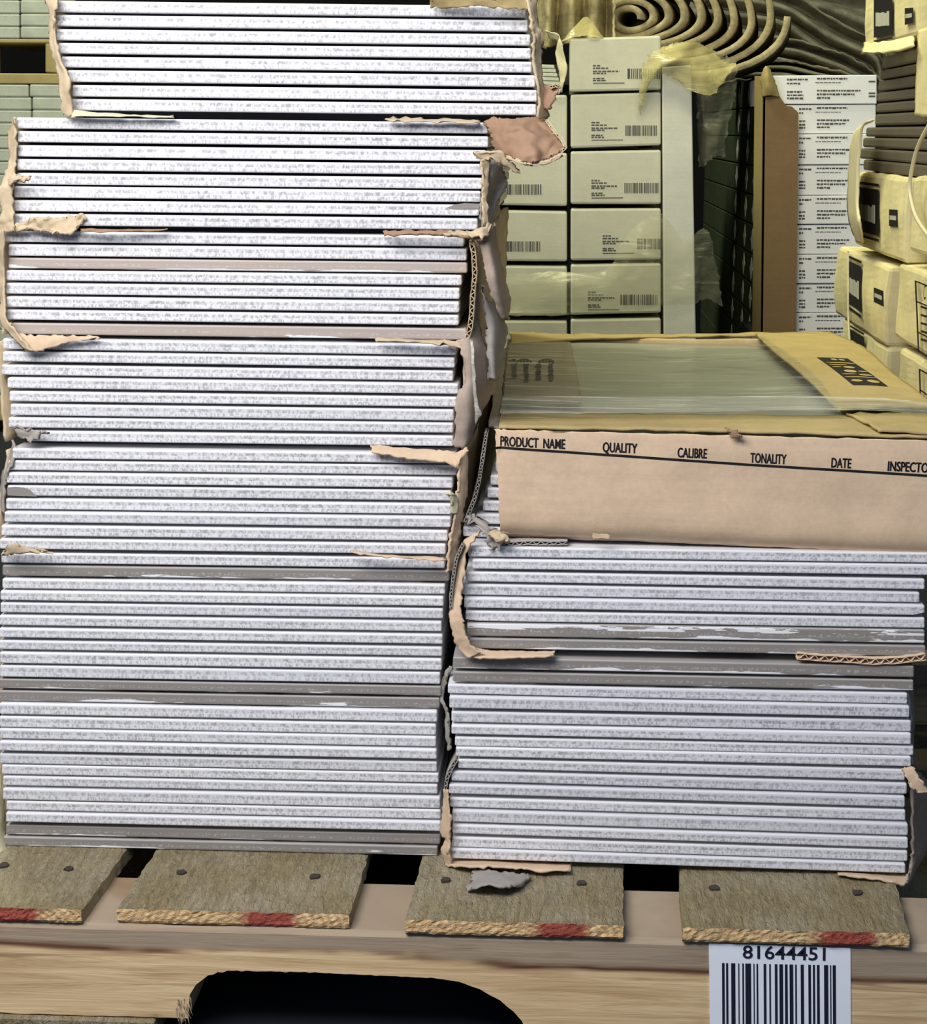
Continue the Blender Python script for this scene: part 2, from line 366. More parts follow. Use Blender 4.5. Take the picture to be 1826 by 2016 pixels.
# ================================================================ PALLET
YF = atz(700, 1800, DECK).y                       # front ends of the deck boards
BT = 0.0095                                       # board thickness
pal = tag(empty('pallet', (0, 0.2, 0)), 'weathered wooden pallet with red marked board ends and barcode label under tile stacks', 'pallet')
def rough_board(x0f, x1f, x0b, x1b, y0, y1, red_px, nm='deck_board'):
    bm = bmesh.new(); nx, ny = 44, 26
    L = {}
    def top(i, j):
        t = j / ny; y = y0 + (min(y1, 0.03) - y0) * t if j < ny else y1
        a = x0f + (x0b - x0f) * (y - y0) / (y1 - y0); b = x1f + (x1b - x1f) * (y - y0) / (y1 - y0)
        return Vector((a + (b - a) * i / nx, y, DECK - 0.0004))
    for j in range(ny + 1):
        for i in range(nx + 1):
            p = top(i, j)
            r = noise.noise(Vector((p.x * 160, p.y * 60, 1))) * 0.0005 + noise.noise(Vector((p.x * 420, p.y * 300, 4))) * 0.00045
            q = p + Vector((0, 0, r - (0.0004 if 0 < j else 0)))
            if j == 0: q += Vector((0, noise.noise(p * 260) * 0.0012, noise.noise(p * 300) * 0.0008))
            if i in (0, nx): q += Vector((noise.noise(p * 120) * 0.0012, 0, -0.0008))
            L[i, j] = bm.verts.new(q)
    F_ = []
    for j in range(ny):
        for i in range(nx): F_.append(bm.faces.new((L[i, j], L[i + 1, j], L[i + 1, j + 1], L[i, j + 1])))
    rows = 5; E = {(i, 0): L[i, 0] for i in range(nx + 1)}
    for k in range(1, rows + 1):
        for i in range(nx + 1):
            p = top(i, 0) - Vector((0, 0, BT * k / rows))
            E[i, k] = bm.verts.new(p + Vector((0, noise.noise(p * 420) * 0.0009 + (0.0012 if k == rows else 0), noise.noise(p * 300) * 0.0004)))
    for k in range(rows):
        for i in range(nx):
            f = bm.faces.new((E[i, k + 1], E[i + 1, k + 1], E[i + 1, k], E[i, k])); f.material_index = 1
    for i, sgn in ((0, 1), (nx, -1)):            # sides
        low = [bm.verts.new(L[i, j].co - Vector((0, 0, BT))) for j in range(1, ny + 1)]
        low = [E[i, rows]] + low
        prev = E[i, rows]
        for j in range(ny):
            if j == 0:
                loop = [E[i, k] for k in range(rows + 1)] + [low[1], L[i, 1]]
            else: loop = [L[i, j], low[j], low[j + 1], L[i, j + 1]]
            bm.faces.new(loop if sgn > 0 else loop[::-1])
    bmesh.ops.recalc_face_normals(bm, faces=bm.faces)
    rx = at(red_px, 1810, y0).x
    return frombm(nm, bm, [M['woodtop'], M['woodend']], pal, uvf=lambda c: (c.x - rx, c.z))
boards = [((-75, 1788), (163, 1785), (-40, 1660), (256, 1660), 25), ((232, 1785), (687, 1803), (302, 1678), (722, 1690), 528),
          ((797, 1812), (1228, 1818), (830, 1690), (1228, 1705), 1108), ((1345, 1826), (1792, 1836), (1338, 1712), (1764, 1738), 1668)]
DB = []
for fl, fr, bl, br, red in boards:
    a, b, c, d = (atz(*p, DECK) for p in (fl, fr, bl, br))
    y0 = (a.y + b.y) / 2
    ext = lambda p, q, Y: p.x + (q.x - p.x) * (Y - p.y) / (q.y - p.y)
    Y1 = 0.62
    DB.append(rough_board(ext(a, c, y0), ext(b, d, y0), ext(a, c, Y1), ext(b, d, Y1), y0, Y1, red))
for bi, (nx_, ny_) in ((0, (8, 1703)), (0, (135, 1710)), (1, (358, 1717)), (1, (620, 1725)), (2, (878, 1732)), (2, (1145, 1738)), (3, (1407, 1748)), (3, (1689, 1757))):
    c = atz(nx_, ny_, DECK); vs = []
    for k in range(9):
        a = k / 9 * 6.283; rr = 0.0022 * (1 + 0.6 * noise.noise(Vector((a * 2, nx_, 0)))); vs.append(c + Vector((rr * 1.5 * math.cos(a), rr * 1.7 * math.sin(a), 0.0006)))
    vs += [v + Vector((0, 0, -0.003)) for v in vs]
    mesh('nail_head', vs, [tuple(range(9))] + [(i, i + 9, (i + 1) % 9 + 9, (i + 1) % 9) for i in range(9)], M['nail'], DB[bi])
# stringers (front one with its fork notch)
SB = 0.018
def stringer(y0, y1, detail):
    zt = DECK - BT - 0.0004; xl, xr = at(-160, 1900, y0).x, at(1990, 1900, y0).x
    npx = [(371, 2012), (371.5, 1985), (374, 1958), (386, 1938), (410, 1920), (448, 1911), (600, 1914), (760, 1921), (860, 1926), (905, 1933), (945, 1948), (985, 1970), (1012, 1992), (1028, 2010)]
    pts = [at(px, py, SY) for px, py in npx]
    bot = [(xl, SB), (pts[0].x - 0.0004, SB)] + [(p.x, max(p.z, SB)) for p in pts] + [(pts[-1].x + 0.002, SB), (xr, SB)]
    out = []
    for (a, b) in zip(bot[:-1], bot[1:]):
        n = max(1, int(abs(b[0] - a[0]) / 0.003))
        for i in range(n):
            t = i / n; x = a[0] + (b[0] - a[0]) * t; z = a[1] + (b[1] - a[1]) * t
            out.append((x, z + (noise.noise(Vector((x * 260, 1, 0))) * 0.0009 if z > SB + .001 else noise.noise(Vector((x * 70, 3, 0))) * 0.0008)))
    out.append(bot[-1])
    bm = bmesh.new(); G = []
    for x, z in out:
        w_ = noise.noise(Vector((x * 20, 7, 0))) * 0.0008
        zs = [z, z + (zt - z) * .33, z + (zt - z) * .66, zt - 0.004]
        G.append([bm.verts.new((x, y1, z))] + [bm.verts.new((x, y0 + noise.noise(Vector((x * 30, 2, 2))) * 0.0004, q)) for q in zs] + [bm.verts.new((x, y0 + 0.0035, zt + w_ - .0008)), bm.verts.new((x, y1, zt))])
    for A, B in zip(G[:-1], G[1:]):
        for k in range(6): bm.faces.new((A[k], B[k], B[k + 1], A[k + 1]))
        bm.faces.new((A[6], B[6], B[0], A[0]))
    bm.faces.new(G[0]); bm.faces.new(G[-1][::-1])
    bmesh.ops.recalc_face_normals(bm, faces=bm.faces)
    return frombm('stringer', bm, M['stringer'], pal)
SY = YF - 0.002
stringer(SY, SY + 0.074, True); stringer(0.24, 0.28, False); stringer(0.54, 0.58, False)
for x0, x1 in ((-0.5, -0.25), (0.20, 0.44)):
    box('bottom_board', aabb(x0, x1, SY - 0.004, 0.6, 0, SB - 0.001), M['woodtop'], pal, 0.001, 1)
# splintered wood fringe under the notch
sp = []
for i in range(26):
    px = 345 + random.random() * 30; py = 1962 + random.random() * 48; a = at(px, py, SY - 0.0006); l = 0.004 + random.random() * 0.005
    an = random.uniform(-0.6, 0.5); d = Vector((math.sin(an) * 0.6 + .3, 0, -math.cos(an))) * l; s_ = Vector((0.0006, 0, 0.0003))
    sp.append((a, a + s_, a + d))
tag(quads('splinters', sp, M['tan'], pal, 0.0004), kind='stuff')
# barcode label
lb = [at(*p, SY) for p in ((1396, 1856), (1675, 1866), (1676, 2060), (1399, 2060))]
N_ = Vector((0, -1, 0))
label = mesh('label', lb + [p + N_ * 0.0008 for p in lb], [(4, 5, 6, 7), (0, 1, 5, 4), (1, 2, 6, 5), (2, 3, 7, 6), (3, 0, 4, 7)], M['label'], pal)
label['label'] = 'white barcode label reading 81644451'
Yl = SY - 0.0009
text('lettering', '81644451', at(1462, 1886, Yl), at(1606, 1890, Yl), at(1462, 1866, Yl) - at(1462, 1886, Yl), 0.0122, M['navy'], label, 0.012, 1.09)
bars = [(1422, 1427), (1430, 1434), (1440, 1448), (1454, 1456), (1462, 1465), (1468, 1479), (1484, 1486), (1490, 1493), (1504, 1509), (1515, 1518), (1526, 1531), (1535, 1542), (1546, 1551), (1555, 1562), (1566, 1569), (1577, 1583), (1592, 1597), (1601, 1605), (1609, 1614), (1623, 1631), (1635, 1637), (1640, 1646)]
quads('barcode', [[at(a, 1896 + (a - 1420) * 0.02, Yl), at(b, 1896 + (a - 1420) * 0.02, Yl), at(b + 1, 2060, Yl), at(a + 1, 2060, Yl)] for a, b in bars], M['navy'], label)

# ================================================================ TILES
DEP = 0.60
def tile(xl, xr, ya, yb, za, zb, xa, xb, Y, mat, nxt, label_, group, depth=DEP, cut=None, bev=0.0011):
    """(ya,yb) top/bottom rows at pixel column xa, (za,zb) at column xb; nxt = top rows of what lies below"""
    ya += 0.3; za += 0.3; yb -= 0.5; zb -= 0.5
    def line(y1, y2, x): return y1 + (y2 - y1) * (x - xa) / (xb - xa)
    TL, TR = at(xl, line(ya, za, xl), Y), at(xr, line(ya, za, xr), Y)
    BL, BR = at(xl, line(yb, zb, xl), Y), at(xr, line(yb, zb, xr), Y)
    D = Vector((0, depth, 0))
    bm = hexbm([BL, BR, TR, TL, BL + D, BR + D, TR + D, TL + D], bev, 3)
    if cut:
        p, n = cut
        r = bmesh.ops.bisect_plane(bm, geom=bm.verts[:] + bm.edges[:] + bm.faces[:], plane_co=p, plane_no=n, clear_outer=True)
        e = [x for x in r['geom_cut'] if isinstance(x, bmesh.types.BMEdge)]
        f = bmesh.ops.holes_fill(bm, edges=e); 
        for q in f['faces']: q.material_index = 2
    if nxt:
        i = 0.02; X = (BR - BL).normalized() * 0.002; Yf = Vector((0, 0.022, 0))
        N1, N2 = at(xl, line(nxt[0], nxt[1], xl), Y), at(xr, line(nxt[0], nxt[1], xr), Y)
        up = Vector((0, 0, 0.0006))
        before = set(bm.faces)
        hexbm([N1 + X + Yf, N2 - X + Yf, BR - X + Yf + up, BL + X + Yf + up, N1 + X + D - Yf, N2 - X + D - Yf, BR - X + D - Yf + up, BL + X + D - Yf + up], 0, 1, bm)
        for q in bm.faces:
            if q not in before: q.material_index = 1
    ex = (TR - TL).normalized(); h = (TL - BL).length
    o = frombm('tile', bm, [mat, M['back'], M['chip']], None, uvf=lambda c: ((c - TL).dot(ex), ((c.z - (BL.z + (c.x - BL.x) / (BR.x - BL.x) * (BR.z - BL.z))) / h)))
    tag(o, label_, 'tile', group)
    return o
LT = [(2.2,25.1),(29.7,52.4),(57.8,80.3),(85.1,106.5),(111.7,133.6),(138.4,162.2),(167.5,191),(194.9,218.2),
 (232.6,255.3),(259.7,282.2),(287.2,310.3),(314.7,337.2),(342,364.9),(368,391.1),(395.5,417.7),(422.6,445.8),
 (456.7,478.9),(482.6,506.2),(509.3,530.7),(533.9,554.9),(559,581.1),(585.9,607.7),(611.2,632.4),(637.8,660.7),
 (668.8,690.6),(694.6,715.3),(720.1,741.3),(745.9,767.5),(772.5,793.2),(797.6,820.5),(824.2,844.7),(849.8,871.2),
 (884.3,905.5),(908.1,928.4),(932.5,953.9),(957.4,978.6),(983.6,1005.2),(1009.8,1031),(1036.2,1057.8),(1062.6,1084),
 (1089.9,1111.7),(1115.4,1136.8),(1141.6,1161.9),(1165.8,1185.3),(1189.2,1209.5),(1214.3,1234.6),(1239.4,1259),(1263.9,1282.5),
 (1286.8,1309.8),(1313,1336.8),(1340,1359.3),(1363.2,1383.7),(1388,1410.6),(1413.9,1435.9),(1438.5,1458.6),(1463,1483),
 (1487,1508),(1509.2,1529),(1532,1551),(1556,1579),(1580.6,1599.4),(1603.7,1623.2),(1627.7,1647.8),(1651.8,1670.3)]
LL = [108,110,109,114,120,132,142,140, 32,34,34,32,32,27,25,24, 8,16,16,11,10,11,12,21, 5,5,3,14,18,20,16,24,
      24,16,12,14,11,8,2,-1, 2,4,4,0,0,-2,-2,-2, -1,-1,-2,-2,-2,-2,-3,-2, -1,3,5,5,12,11,11,6]
LR = [1037,1040,1045,1046,1048,1055,1058,1057, 961,962,958,952,950,947,944,941, 914,919,920,909,905,904,903,919,
      899,896,893,903,900,894,893,893, 897,900,892,889,889,888,882,878, 876,885,877,874,873,870,872,871,
      870,867,869,866,861,859,859,860, 861,864,862,867,868,868,867,862]
def dyl(y):                                        # drop from x=210 to x=750
    k = [(0, 6.2), (260, 6.0), (490, 5.4), (700, 7.6), (900, 6.2), (1150, 7.0), (1300, 8.6), (1450, 10.2), (1570, 10.8), (1680, 13)]
    for (a, b), (c, d) in zip(k[:-1], k[1:]):
        if y <= c: return b + (d - b) * (y - a) / (c - a)
    return 13
GREY_L = {18, 23, 41, 50, 51, 62, 63}
CART_L = ['topmost', 'second', 'third', 'fourth', 'fifth', 'sixth', 'seventh', 'lowest']
LTO = []
rj = random.Random(3)
LY = []
for i, (a, b) in enumerate(LT):
    Y = rj.uniform(-0.0015, 0.0015) + (0.0015 if i in GREY_L else 0); LY.append(Y)
    nx = LT[i + 1] if i < 63 else None
    gap_y = LT[i + 1][0] if nx else b + 0.2
    c, r_ = divmod(i, 8)
    kind = 'brownish bare-edged' if i in (18, 23) else 'grey bare-edged' if i in GREY_L else 'pale speckled-edged'
    lab = f'{kind} tile, {ORD[r_]} of eight, {CART_L[c]} batch down the left stack'
    cut = None
    if i == 31: cut = (at(52, 860, Y), Vector((-1, -0.55, -0.9)))
    if i == 15: cut = (at(27, 438, Y), Vector((-1, -0.5, -0.8)))
    if i == 53: cut = (at(853, 1418, Y), Vector((1, -0.6, 1)))
    LTO.append(tile(LL[i], LR[i], a, b, a + dyl(a), b + dyl(b), 210, 750, Y, M['beige'] if i in (18, 23) else M['grey'] if i in GREY_L else M['tile'],
         (gap_y, gap_y + dyl(gap_y)), lab, 'tiles of the left stack', cut=cut))
RT = [(1078.2,1099.1,1087,1107.7),(1102.7,1122.9,1110.3,1132),(1127.8,1148.5,1138,1159.8),(1153.1,1174.7,1164.6,1185.6),
 (1179.2,1200.3,1189.8,1211),(1204.7,1226.1,1214.3,1236.2),(1228.6,1255.6,1238.8,1265.7),(1259.3,1280.4,1270.3,1291.4),
 (1297.5,1320.5,1310,1333.2),(1325.6,1346.7,1337.4,1359.3),(1350.9,1370.8,1363.5,1385.5),(1375,1398.9,1388.9,1412.1),
 (1404.5,1426.4,1417,1439.8),(1430.9,1450.5,1442.5,1465.2),(1454.2,1473.3,1467,1486.6),(1474.8,1494.3,1488,1508.6),
 (1498.6,1518.3,1513.6,1535.7),(1523.3,1543.9,1540.7,1562.5),(1549.5,1569.4,1566.6,1588.6),(1575.6,1595.5,1592.9,1614.3),
 (1600.6,1624.5,1620,1643.9),(1629.2,1648.1,1647.9,1669.3),(1653.5,1674.3,1673.2,1694.6),(1677.1,1697.4,1698.8,1718.4)]
RL = [922,930,917,910,914,917,920,925, 892,892,882,885,889,889,896,898, 902,889,884,886,891,891,891,888]
RR = [1838,1832,1822,1812,1822,1822,1822,1824, 1801,1800,1788,1792,1795,1795,1800,1795, 1783,1787,1783,1784,1789,1789,1788,1784]
GREY_R = {6, 7, 8, 9}
CART_R = ['upper', 'middle', 'lower']
for i, (a, b, c_, d) in enumerate(RT):
    Y = -0.011 + rj.uniform(-0.0012, 0.0012)
    if i >= 8: Y -= 0.002
    nx = (RT[i + 1][0], RT[i + 1][2]) if i < 23 else (b + 2.5, d + 2.5)
    c, r_ = divmod(i, 8)
    kind = {6: 'white-flaked grey', 7: 'grey bare-edged', 8: 'grey bare-edged', 9: 'grey bare-edged'}.get(i, 'pale speckled-edged')
    cut = None
    if i == 4: cut = (at(1800, 1210, Y), Vector((0.25, -0.5, -1)))
    if i == 5: cut = (at(935, 1221, Y), Vector((-0.14, -0.5, -1)))
    tile(RL[i], RR[i], a, b, c_, d, 1090, 1730, Y, M['flaked'] if i == 6 else (M['grey'] if i in GREY_R else M['tile']), nx,
         f'{kind} tile, {ORD[r_]} of eight, {CART_R[c]} batch under the kraft box', 'tiles of the right stack', cut=cut)
# chipped patch on the fourth tile of the fifth batch
pp = [(14, 960), (30, 958.5), (48, 960), (60, 965), (70, 974.5), (73, 977.5), (40, 976.5), (15, 975)]
o = quads('chip', [[at(x, y, LY[35] - 0.0002) for x, y in pp]], M['chip'], LTO[35]); o['label'] = 'grey chipped corner'
pp = [(880, 399), (895, 392.5), (915, 390), (944, 391), (944, 401), (900, 402)]
quads('chip', [[at(x, y + 10, LY[14] - 0.0002) for x, y in pp]], M['chip'], LTO[14])

# ================================================================ KRAFT BOX on the right
KY = -0.0105
FTL, FTR = at(976, 846, KY), at(1940, 870, KY - 0.001)
FBL, FBR = at(986, 1050, KY + 0.004), at(1936, 1097, KY - 0.002)
BTL, BTR = at(1000, 666, 0.585), at(1640, 670, 0.585)
def top(u, v, up=0.0):                              # point on the box top, u across, v back
    return (FTL * (1 - u) + FTR * u) * (1 - v) + (BTL * (1 - u) + BTR * u) * v + Vector((0, 0, up))
def topuv(px, py):                                  # pixel -> (u, v) on that top
    d = ray(px, py); lo = None
    n = (FTR - FTL).cross(BTL - FTL).normalized(); p = CAM + d * ((FTL - CAM).dot(n) / d.dot(n))
    v = (p.y - FTL.y) / (BTL.y - FTL.y)
    a = FTL * (1 - v) + BTL * v; b = FTR * (1 - v) + BTR * v
    return (p.x - a.x) / (b.x - a.x), v
def tp(px, py, up=0.0):
    return top(*topuv(px, py), up)
kb = tag(empty('tile_box', ((FBL + FBR) / 2 + Vector((0, 0.3, 0)))), 'kraft cardboard tile box printed PRODUCT NAME QUALITY CALIBRE, tape across its top', 'box')
# tiles inside
kt = [(851, 985), (877, 981), (903, 976), (930, 966), (955, 960), (981, 951), (1007, 937), (1033, 912)]
for i, (y, xl) in enumerate(kt):
    s1 = 0.030
    yy = lambda x: y + 6 + (x - 1000) * s1
    tile(xl, 1868, yy(1000), yy(1000) + 20.5, yy(1700), yy(1700) + 20.5, 1000, 1700, 0.010 + 0.001 * (i % 3), M['slab'] if i == 0 else M['tile'],
         None if i == 7 else (yy(1000) + 26, yy(1700) + 26),
         ('grey tile lying flat under the clear film in the kraft box' if i == 0 else f'tile inside the kraft box, {ORD[i]} down, end showing at its torn corner'),
         'tiles in the kraft box', depth=0.565)
# front panel, bulging slightly
rows = []
for k, t in enumerate((0, 0.12, 0.5, 0.86, 1.0)):
    bul = (0.0, -0.0008, -0.0012, -0.001, 0.005)[k]
    a, b = FTL * (1 - t) + FBL * t, FTR * (1 - t) + FBR * t
    rows.append([a + (b - a) * s + Vector((0, bul + (0.002 if s == 0 else 0), 0)) for s in (0, 0.06, 0.35, 0.7, 1)])
fp = sheet('front_panel', rows, M['kraft'], kb, nu=60, nv=24, amp=0.0007, freq=30, tear=0.0009, th=0.003, raw=True)
# under-fold below the front panel
Yd = Vector((0, 0.018, 0))
sheet('bottom_panel', [[FBL + (FBR - FBL) * s + Vector((0, yy_, -dz_ * (1 - s))) for s in (0, 0.3, 0.6, 1)] for yy_, dz_ in ((0.004, 0), (0.009, 0.003), (0.015, 0.005), (0.025, 0.005), (0.06, 0.004), (0.16, 0.003), (0.34, 0.003), (0.56, 0.003))],
      M['pink'], kb, nu=60, nv=28, amp=0.0014, freq=60, tear=0.001, th=0.0016, raw=True)
RB = lambda p, q: [p, p + (q - p) * 0.5, q]
BBR = BTR + (FBR - FTR); BBL = BTL + (FBL - FTL)
sheet('side_panel', [RB(FTR, BTR), RB((FTR + FBR) / 2, (BTR + BBR) / 2), RB(FBR, BBR)], M['kraft'], kb, nu=16, nv=6, amp=0.0006, th=0.003, raw=True)
sheet('back_panel', [RB(BTL, BTR), RB(BBL, BBR)], M['kraft'], kb, nu=16, nv=6, amp=0.0006, th=0.003, raw=True)
# top flaps
def tsheet(name, rows, mat, par=None, **k):
    return sheet(name, [[tp(*p) for p in r] for r in rows], mat, par or kb, raw=True, **k)
K = 0.0012
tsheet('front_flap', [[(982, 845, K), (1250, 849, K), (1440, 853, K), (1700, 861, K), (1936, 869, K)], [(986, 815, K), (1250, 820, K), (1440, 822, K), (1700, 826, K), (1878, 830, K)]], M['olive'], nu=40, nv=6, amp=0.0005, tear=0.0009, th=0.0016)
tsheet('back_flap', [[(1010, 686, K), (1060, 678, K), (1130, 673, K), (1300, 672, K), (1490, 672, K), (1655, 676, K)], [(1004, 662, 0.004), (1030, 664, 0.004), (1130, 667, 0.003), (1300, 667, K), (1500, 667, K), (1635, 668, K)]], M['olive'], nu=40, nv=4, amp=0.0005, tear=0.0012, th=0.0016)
lf = tsheet('side_flap', [[(990, 800, 0.002), (1060, 800, 0.002), (1146, 800, 0.002)], [(994, 740, 0.002), (1060, 740, 0.002), (1137, 740, 0.002)], [(1000, 682, 0.002), (1060, 680, 0.002), (1124, 680, 0.002)]], M['dullcard'], nu=12, nv=12, amp=0.0004, tear=0.0008, th=0.0016)
lf['label'] = 'brown flap with grey handling print'
U3 = 0.0055
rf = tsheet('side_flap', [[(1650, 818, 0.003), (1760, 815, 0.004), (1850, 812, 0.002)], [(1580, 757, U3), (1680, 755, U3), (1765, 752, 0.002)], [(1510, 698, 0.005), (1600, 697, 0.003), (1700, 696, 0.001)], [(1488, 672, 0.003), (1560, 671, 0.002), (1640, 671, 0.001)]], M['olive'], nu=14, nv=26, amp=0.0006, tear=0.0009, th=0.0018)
rf['label'] = 'yellowish flap with black printed block'
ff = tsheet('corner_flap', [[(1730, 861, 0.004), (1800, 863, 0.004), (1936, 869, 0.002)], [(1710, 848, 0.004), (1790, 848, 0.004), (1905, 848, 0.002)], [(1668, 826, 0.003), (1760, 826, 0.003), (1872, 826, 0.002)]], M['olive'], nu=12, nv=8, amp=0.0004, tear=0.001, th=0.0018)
# clear film and tape
tsheet('film', [[(985, 836, 0.0045), (1300, 834, 0.0045), (1660, 832, 0.0045)], [(995, 760, 0.0045), (1300, 758, 0.003), (1600, 757, 0.008)], [(1003, 684, 0.0045), (1250, 682, 0.003), (1500, 682, 0.007)]], M['sheet'], nu=40, nv=24, amp=0.001, freq=45, tear=0.0005, th=0)
tsheet('tape', [[(984, 833, 0.0062), (1300, 831, 0.0062), (1600, 830, 0.0075), (1760, 832, 0.0070), (1884, 838, 0.005)], [(990, 797, 0.0062), (1300, 799, 0.0062), (1600, 803, 0.0075), (1760, 808, 0.0070), (1852, 815, 0.005)]], M['tape'], nu=60, nv=10, amp=0.0009, freq=70, tear=0.0003, th=0)
# prints on flaps
UP = Vector((0, 0, 1))
def tquads(name, polys, mat, par, up):
    return quads(name, [[tp(x, y, up) for x, y in p] for p in polys], mat, par, 0.0002, UP)
pr = [[(1000, 718), (1016, 717), (1016, 721), (1002, 722)]]
for cx in (1032, 1076):
    for k in range(8):
        a0, a1 = math.pi * k / 8, math.pi * (k + 1) / 8
        q = lambda a, r: (cx - r * 14 * math.cos(a) * 1.15, 724 - r * 7 * math.sin(a))
        pr.append([q(a0, 1), q(a1, 1), q(a1, 0.8), q(a0, 0.8)])
    for k in (-8, -2, 4): pr.append([(cx + k, 722), (cx + k + 4, 722), (cx + k + 3, 719), (cx + k + 1, 719)])
for cx, y1, wd in ((1012, 753, 13), (1036, 759, 12), (1060, 759, 14), (1084, 757, 14)):
    y = 727
    while y < y1:
        h = random.uniform(1.2, 3.2); a = random.uniform(0, 4); b = random.uniform(0, 3)
        sx = (740 - y) * 0.05
        pr.append([(cx - wd / 2 + a, y), (cx + wd / 2 - b, y), (cx + wd / 2 - b, y + h), (cx - wd / 2 + a, y + h)]); y += h + 1.1
tquads('print', pr, M['ink'], lf, 0.0042)
blk = [(1608, 724), (1668, 724), (1748, 779), (1679, 779)]
def bp(u, v): 
    a = [blk[0][i] * (1 - u) + blk[1][i] * u for i in (0, 1)]; b = [blk[3][i] * (1 - u) + blk[2][i] * u for i in (0, 1)]
    return tuple(a[i] * (1 - v) + b[i] * v for i in (0, 1))
NB = 14
bg = [tp(*bp(i / NB, j / NB), 0.0088) for j in range(NB + 1) for i in range(NB + 1)]
pr = mesh('print', bg, [(j * (NB + 1) + i, j * (NB + 1) + i + 1, (j + 1) * (NB + 1) + i + 1, (j + 1) * (NB + 1) + i) for j in range(NB) for i in range(NB)], M['black'], rf)
snap(pr, rf, (0, 0, -1), 0.0003)
lt = []
for v0, v1, u0, u1 in ((0.05, 0.12, 0.35, 0.55), (0.06, 0.12, 0.6, 0.8), (0.2, 0.235, 0.03, 0.97), (0.28, 0.31, 0.03, 0.6), (0.34, 0.42, 0.40, 0.75), (0.36, 0.39, 0.05, 0.35), (0.48, 0.58, 0.25, 0.62), (0.50, 0.54, 0.68, 0.97), (0.62, 0.65, 0.05, 0.5),
                       (0.63, 0.68, 0.55, 0.95), (0.72, 0.75, 0.03, 0.97), (0.82, 0.90, 0.1, 0.42), (0.82, 0.92, 0.55, 0.9)):
    n_ = 6
    for i in range(n_):
        ua, ub = u0 + (u1 - u0) * i / n_, u0 + (u1 - u0) * (i + 1) / n_
        w1, w2 = (0.25 + 0.75 * math.sin(math.pi * min(1, max(0, x)))**.5 for x in (i / n_, (i + 1) / n_))
        c_ = (v0 + v1) / 2; h_ = (v1 - v0) / 2
        lt.append([bp(ua, c_ - h_ * w1), bp(ub, c_ - h_ * w2), bp(ub, c_ + h_ * w2), bp(ua, c_ + h_ * w1)])
lo_ = mesh('lettering', [tp(x, y, 0.009) for q in lt for x, y in q], [(4 * i, 4 * i + 1, 4 * i + 2, 4 * i + 3) for i in range(len(lt))], M['olive'], rf)
snap(lo_, rf, (0, 0, -1), 0.0006)
# front lettering
def ft(px, py):
    return at(px, py, KY - 0.0058 - 0.0058 * (px - 976) / 910)
for s, x, y, x2, wd in (('PRODUCT  NAME', 984, 880, 1108, 124), ('QUALITY', 1187, 892, 1253, 66), ('CALIBRE', 1335, 903, 1391, 56), ('TONALITY', 1480, 914, 1548, 68), ('DATE', 1639, 924, 1677, 38), ('INSPECTOR', 1751, 931, 1838, 87)):
    p0 = ft(x, y); p1 = ft(x + 100, y + 5.0)
    size = 0.0088
    t = text('lettering', s, p0, p1, (0.02, 0, 1), size, M['black'], fp, 0.004, 1.0, fat=0.0004)
    me = t.data; xs = [v.co.x for v in me.vertices]; k = (wd * 0.000333) / (max(xs) - min(xs)); m0 = min(xs)
    ex = (p1 - p0).normalized(); 
    for v in me.vertices:
        dx = (v.co.x - m0) * (k - 1); v.co.x += dx; v.co.z += dx * ex.z / ex.x
    snap(t, fp, (0, 1, 0), 0.0002)
segs = [(974, 880), (1120, 890), (1300, 903), (1480, 916), (1660, 927), (1900, 943)]
rl = []
for a, b in zip(segs[:-1], segs[1:]):
    for i in range(12):
        m = lambda t: (a[0] + (b[0] - a[0]) * t, a[1] + (b[1] - a[1]) * t)
        p, q = m(i / 12), m((i + 1) / 12); rl += [[ft(p[0], p[1] + 0.2), ft(q[0], q[1] + 0.2), ft(q[0], q[1] + 5.2), ft(p[0], p[1] + 5.2)]]
rlo = mesh('rule_line', [v for q in rl for v in q], [(4 * i, 4 * i + 1, 4 * i + 2, 4 * i + 3) for i in range(len(rl))], M['black'], fp)
snap(rlo, fp, (0, 1, 0), 0.0002)
flap('torn_edge', [(1430, 845, KY - .008), (1440, 856, KY - .008), (1443, 864, KY - .007)], [(1448, 848, KY - .009), (1460, 855, KY - .009), (1462, 858, KY - .008)], M['brown'], kb, tear=0.002)
flap('torn_edge', [(1168, 1051, KY - .009), (1168, 1060, KY - .009)], [(1202, 1053, KY - .01), (1201, 1061, KY - .01)], M['tan'], kb, tear=0.0005, th=0.001)
# torn left side
corrugated('side_panel', [(958, 852, 0.0), (950, 905, 0.0), (944, 945, 0.0), (934, 985, 0.002), (922, 1015, 0.002), (916, 1030, 0.002)], 6, M['greycard'], kb, 0.02, 12)
flap('side_panel', [(962, 838, 0.02), (975, 760, 0.2), (988, 690, 0.5)], [(984, 845, 0.0), (990, 765, 0.2), (1000, 680, 0.5)], M['dullcard'], kb, amp=0.002, tear=0.002)
flap('torn_corner', [(920, 1022, -.012), (945, 1042, -.012), (958, 1060, -.014), (965, 1078, -.015)], [(935, 1018, -.010), (962, 1035, -.012), (985, 1058, -.014), (985, 1076, -.014)], M['greycard'], kb, amp=0.006, freq=90, tear=0.004, nu=8)
flap('torn_corner', [(960, 1052, -.018), (975, 1060, -.02), (985, 1068, -.018)], [(975, 1045, -.018), (998, 1052, -.02), (1006, 1062, -.018)], M['tan'], kb, amp=0.006, freq=110, tear=0.003, nu=8)
corrugated('torn_edge', [(985, 1073, -.009), (1040, 1069, -.009), (1085, 1070, -.009), (1118, 1069, -.009)], 7, M['greycard'], kb, 0.02, 17)

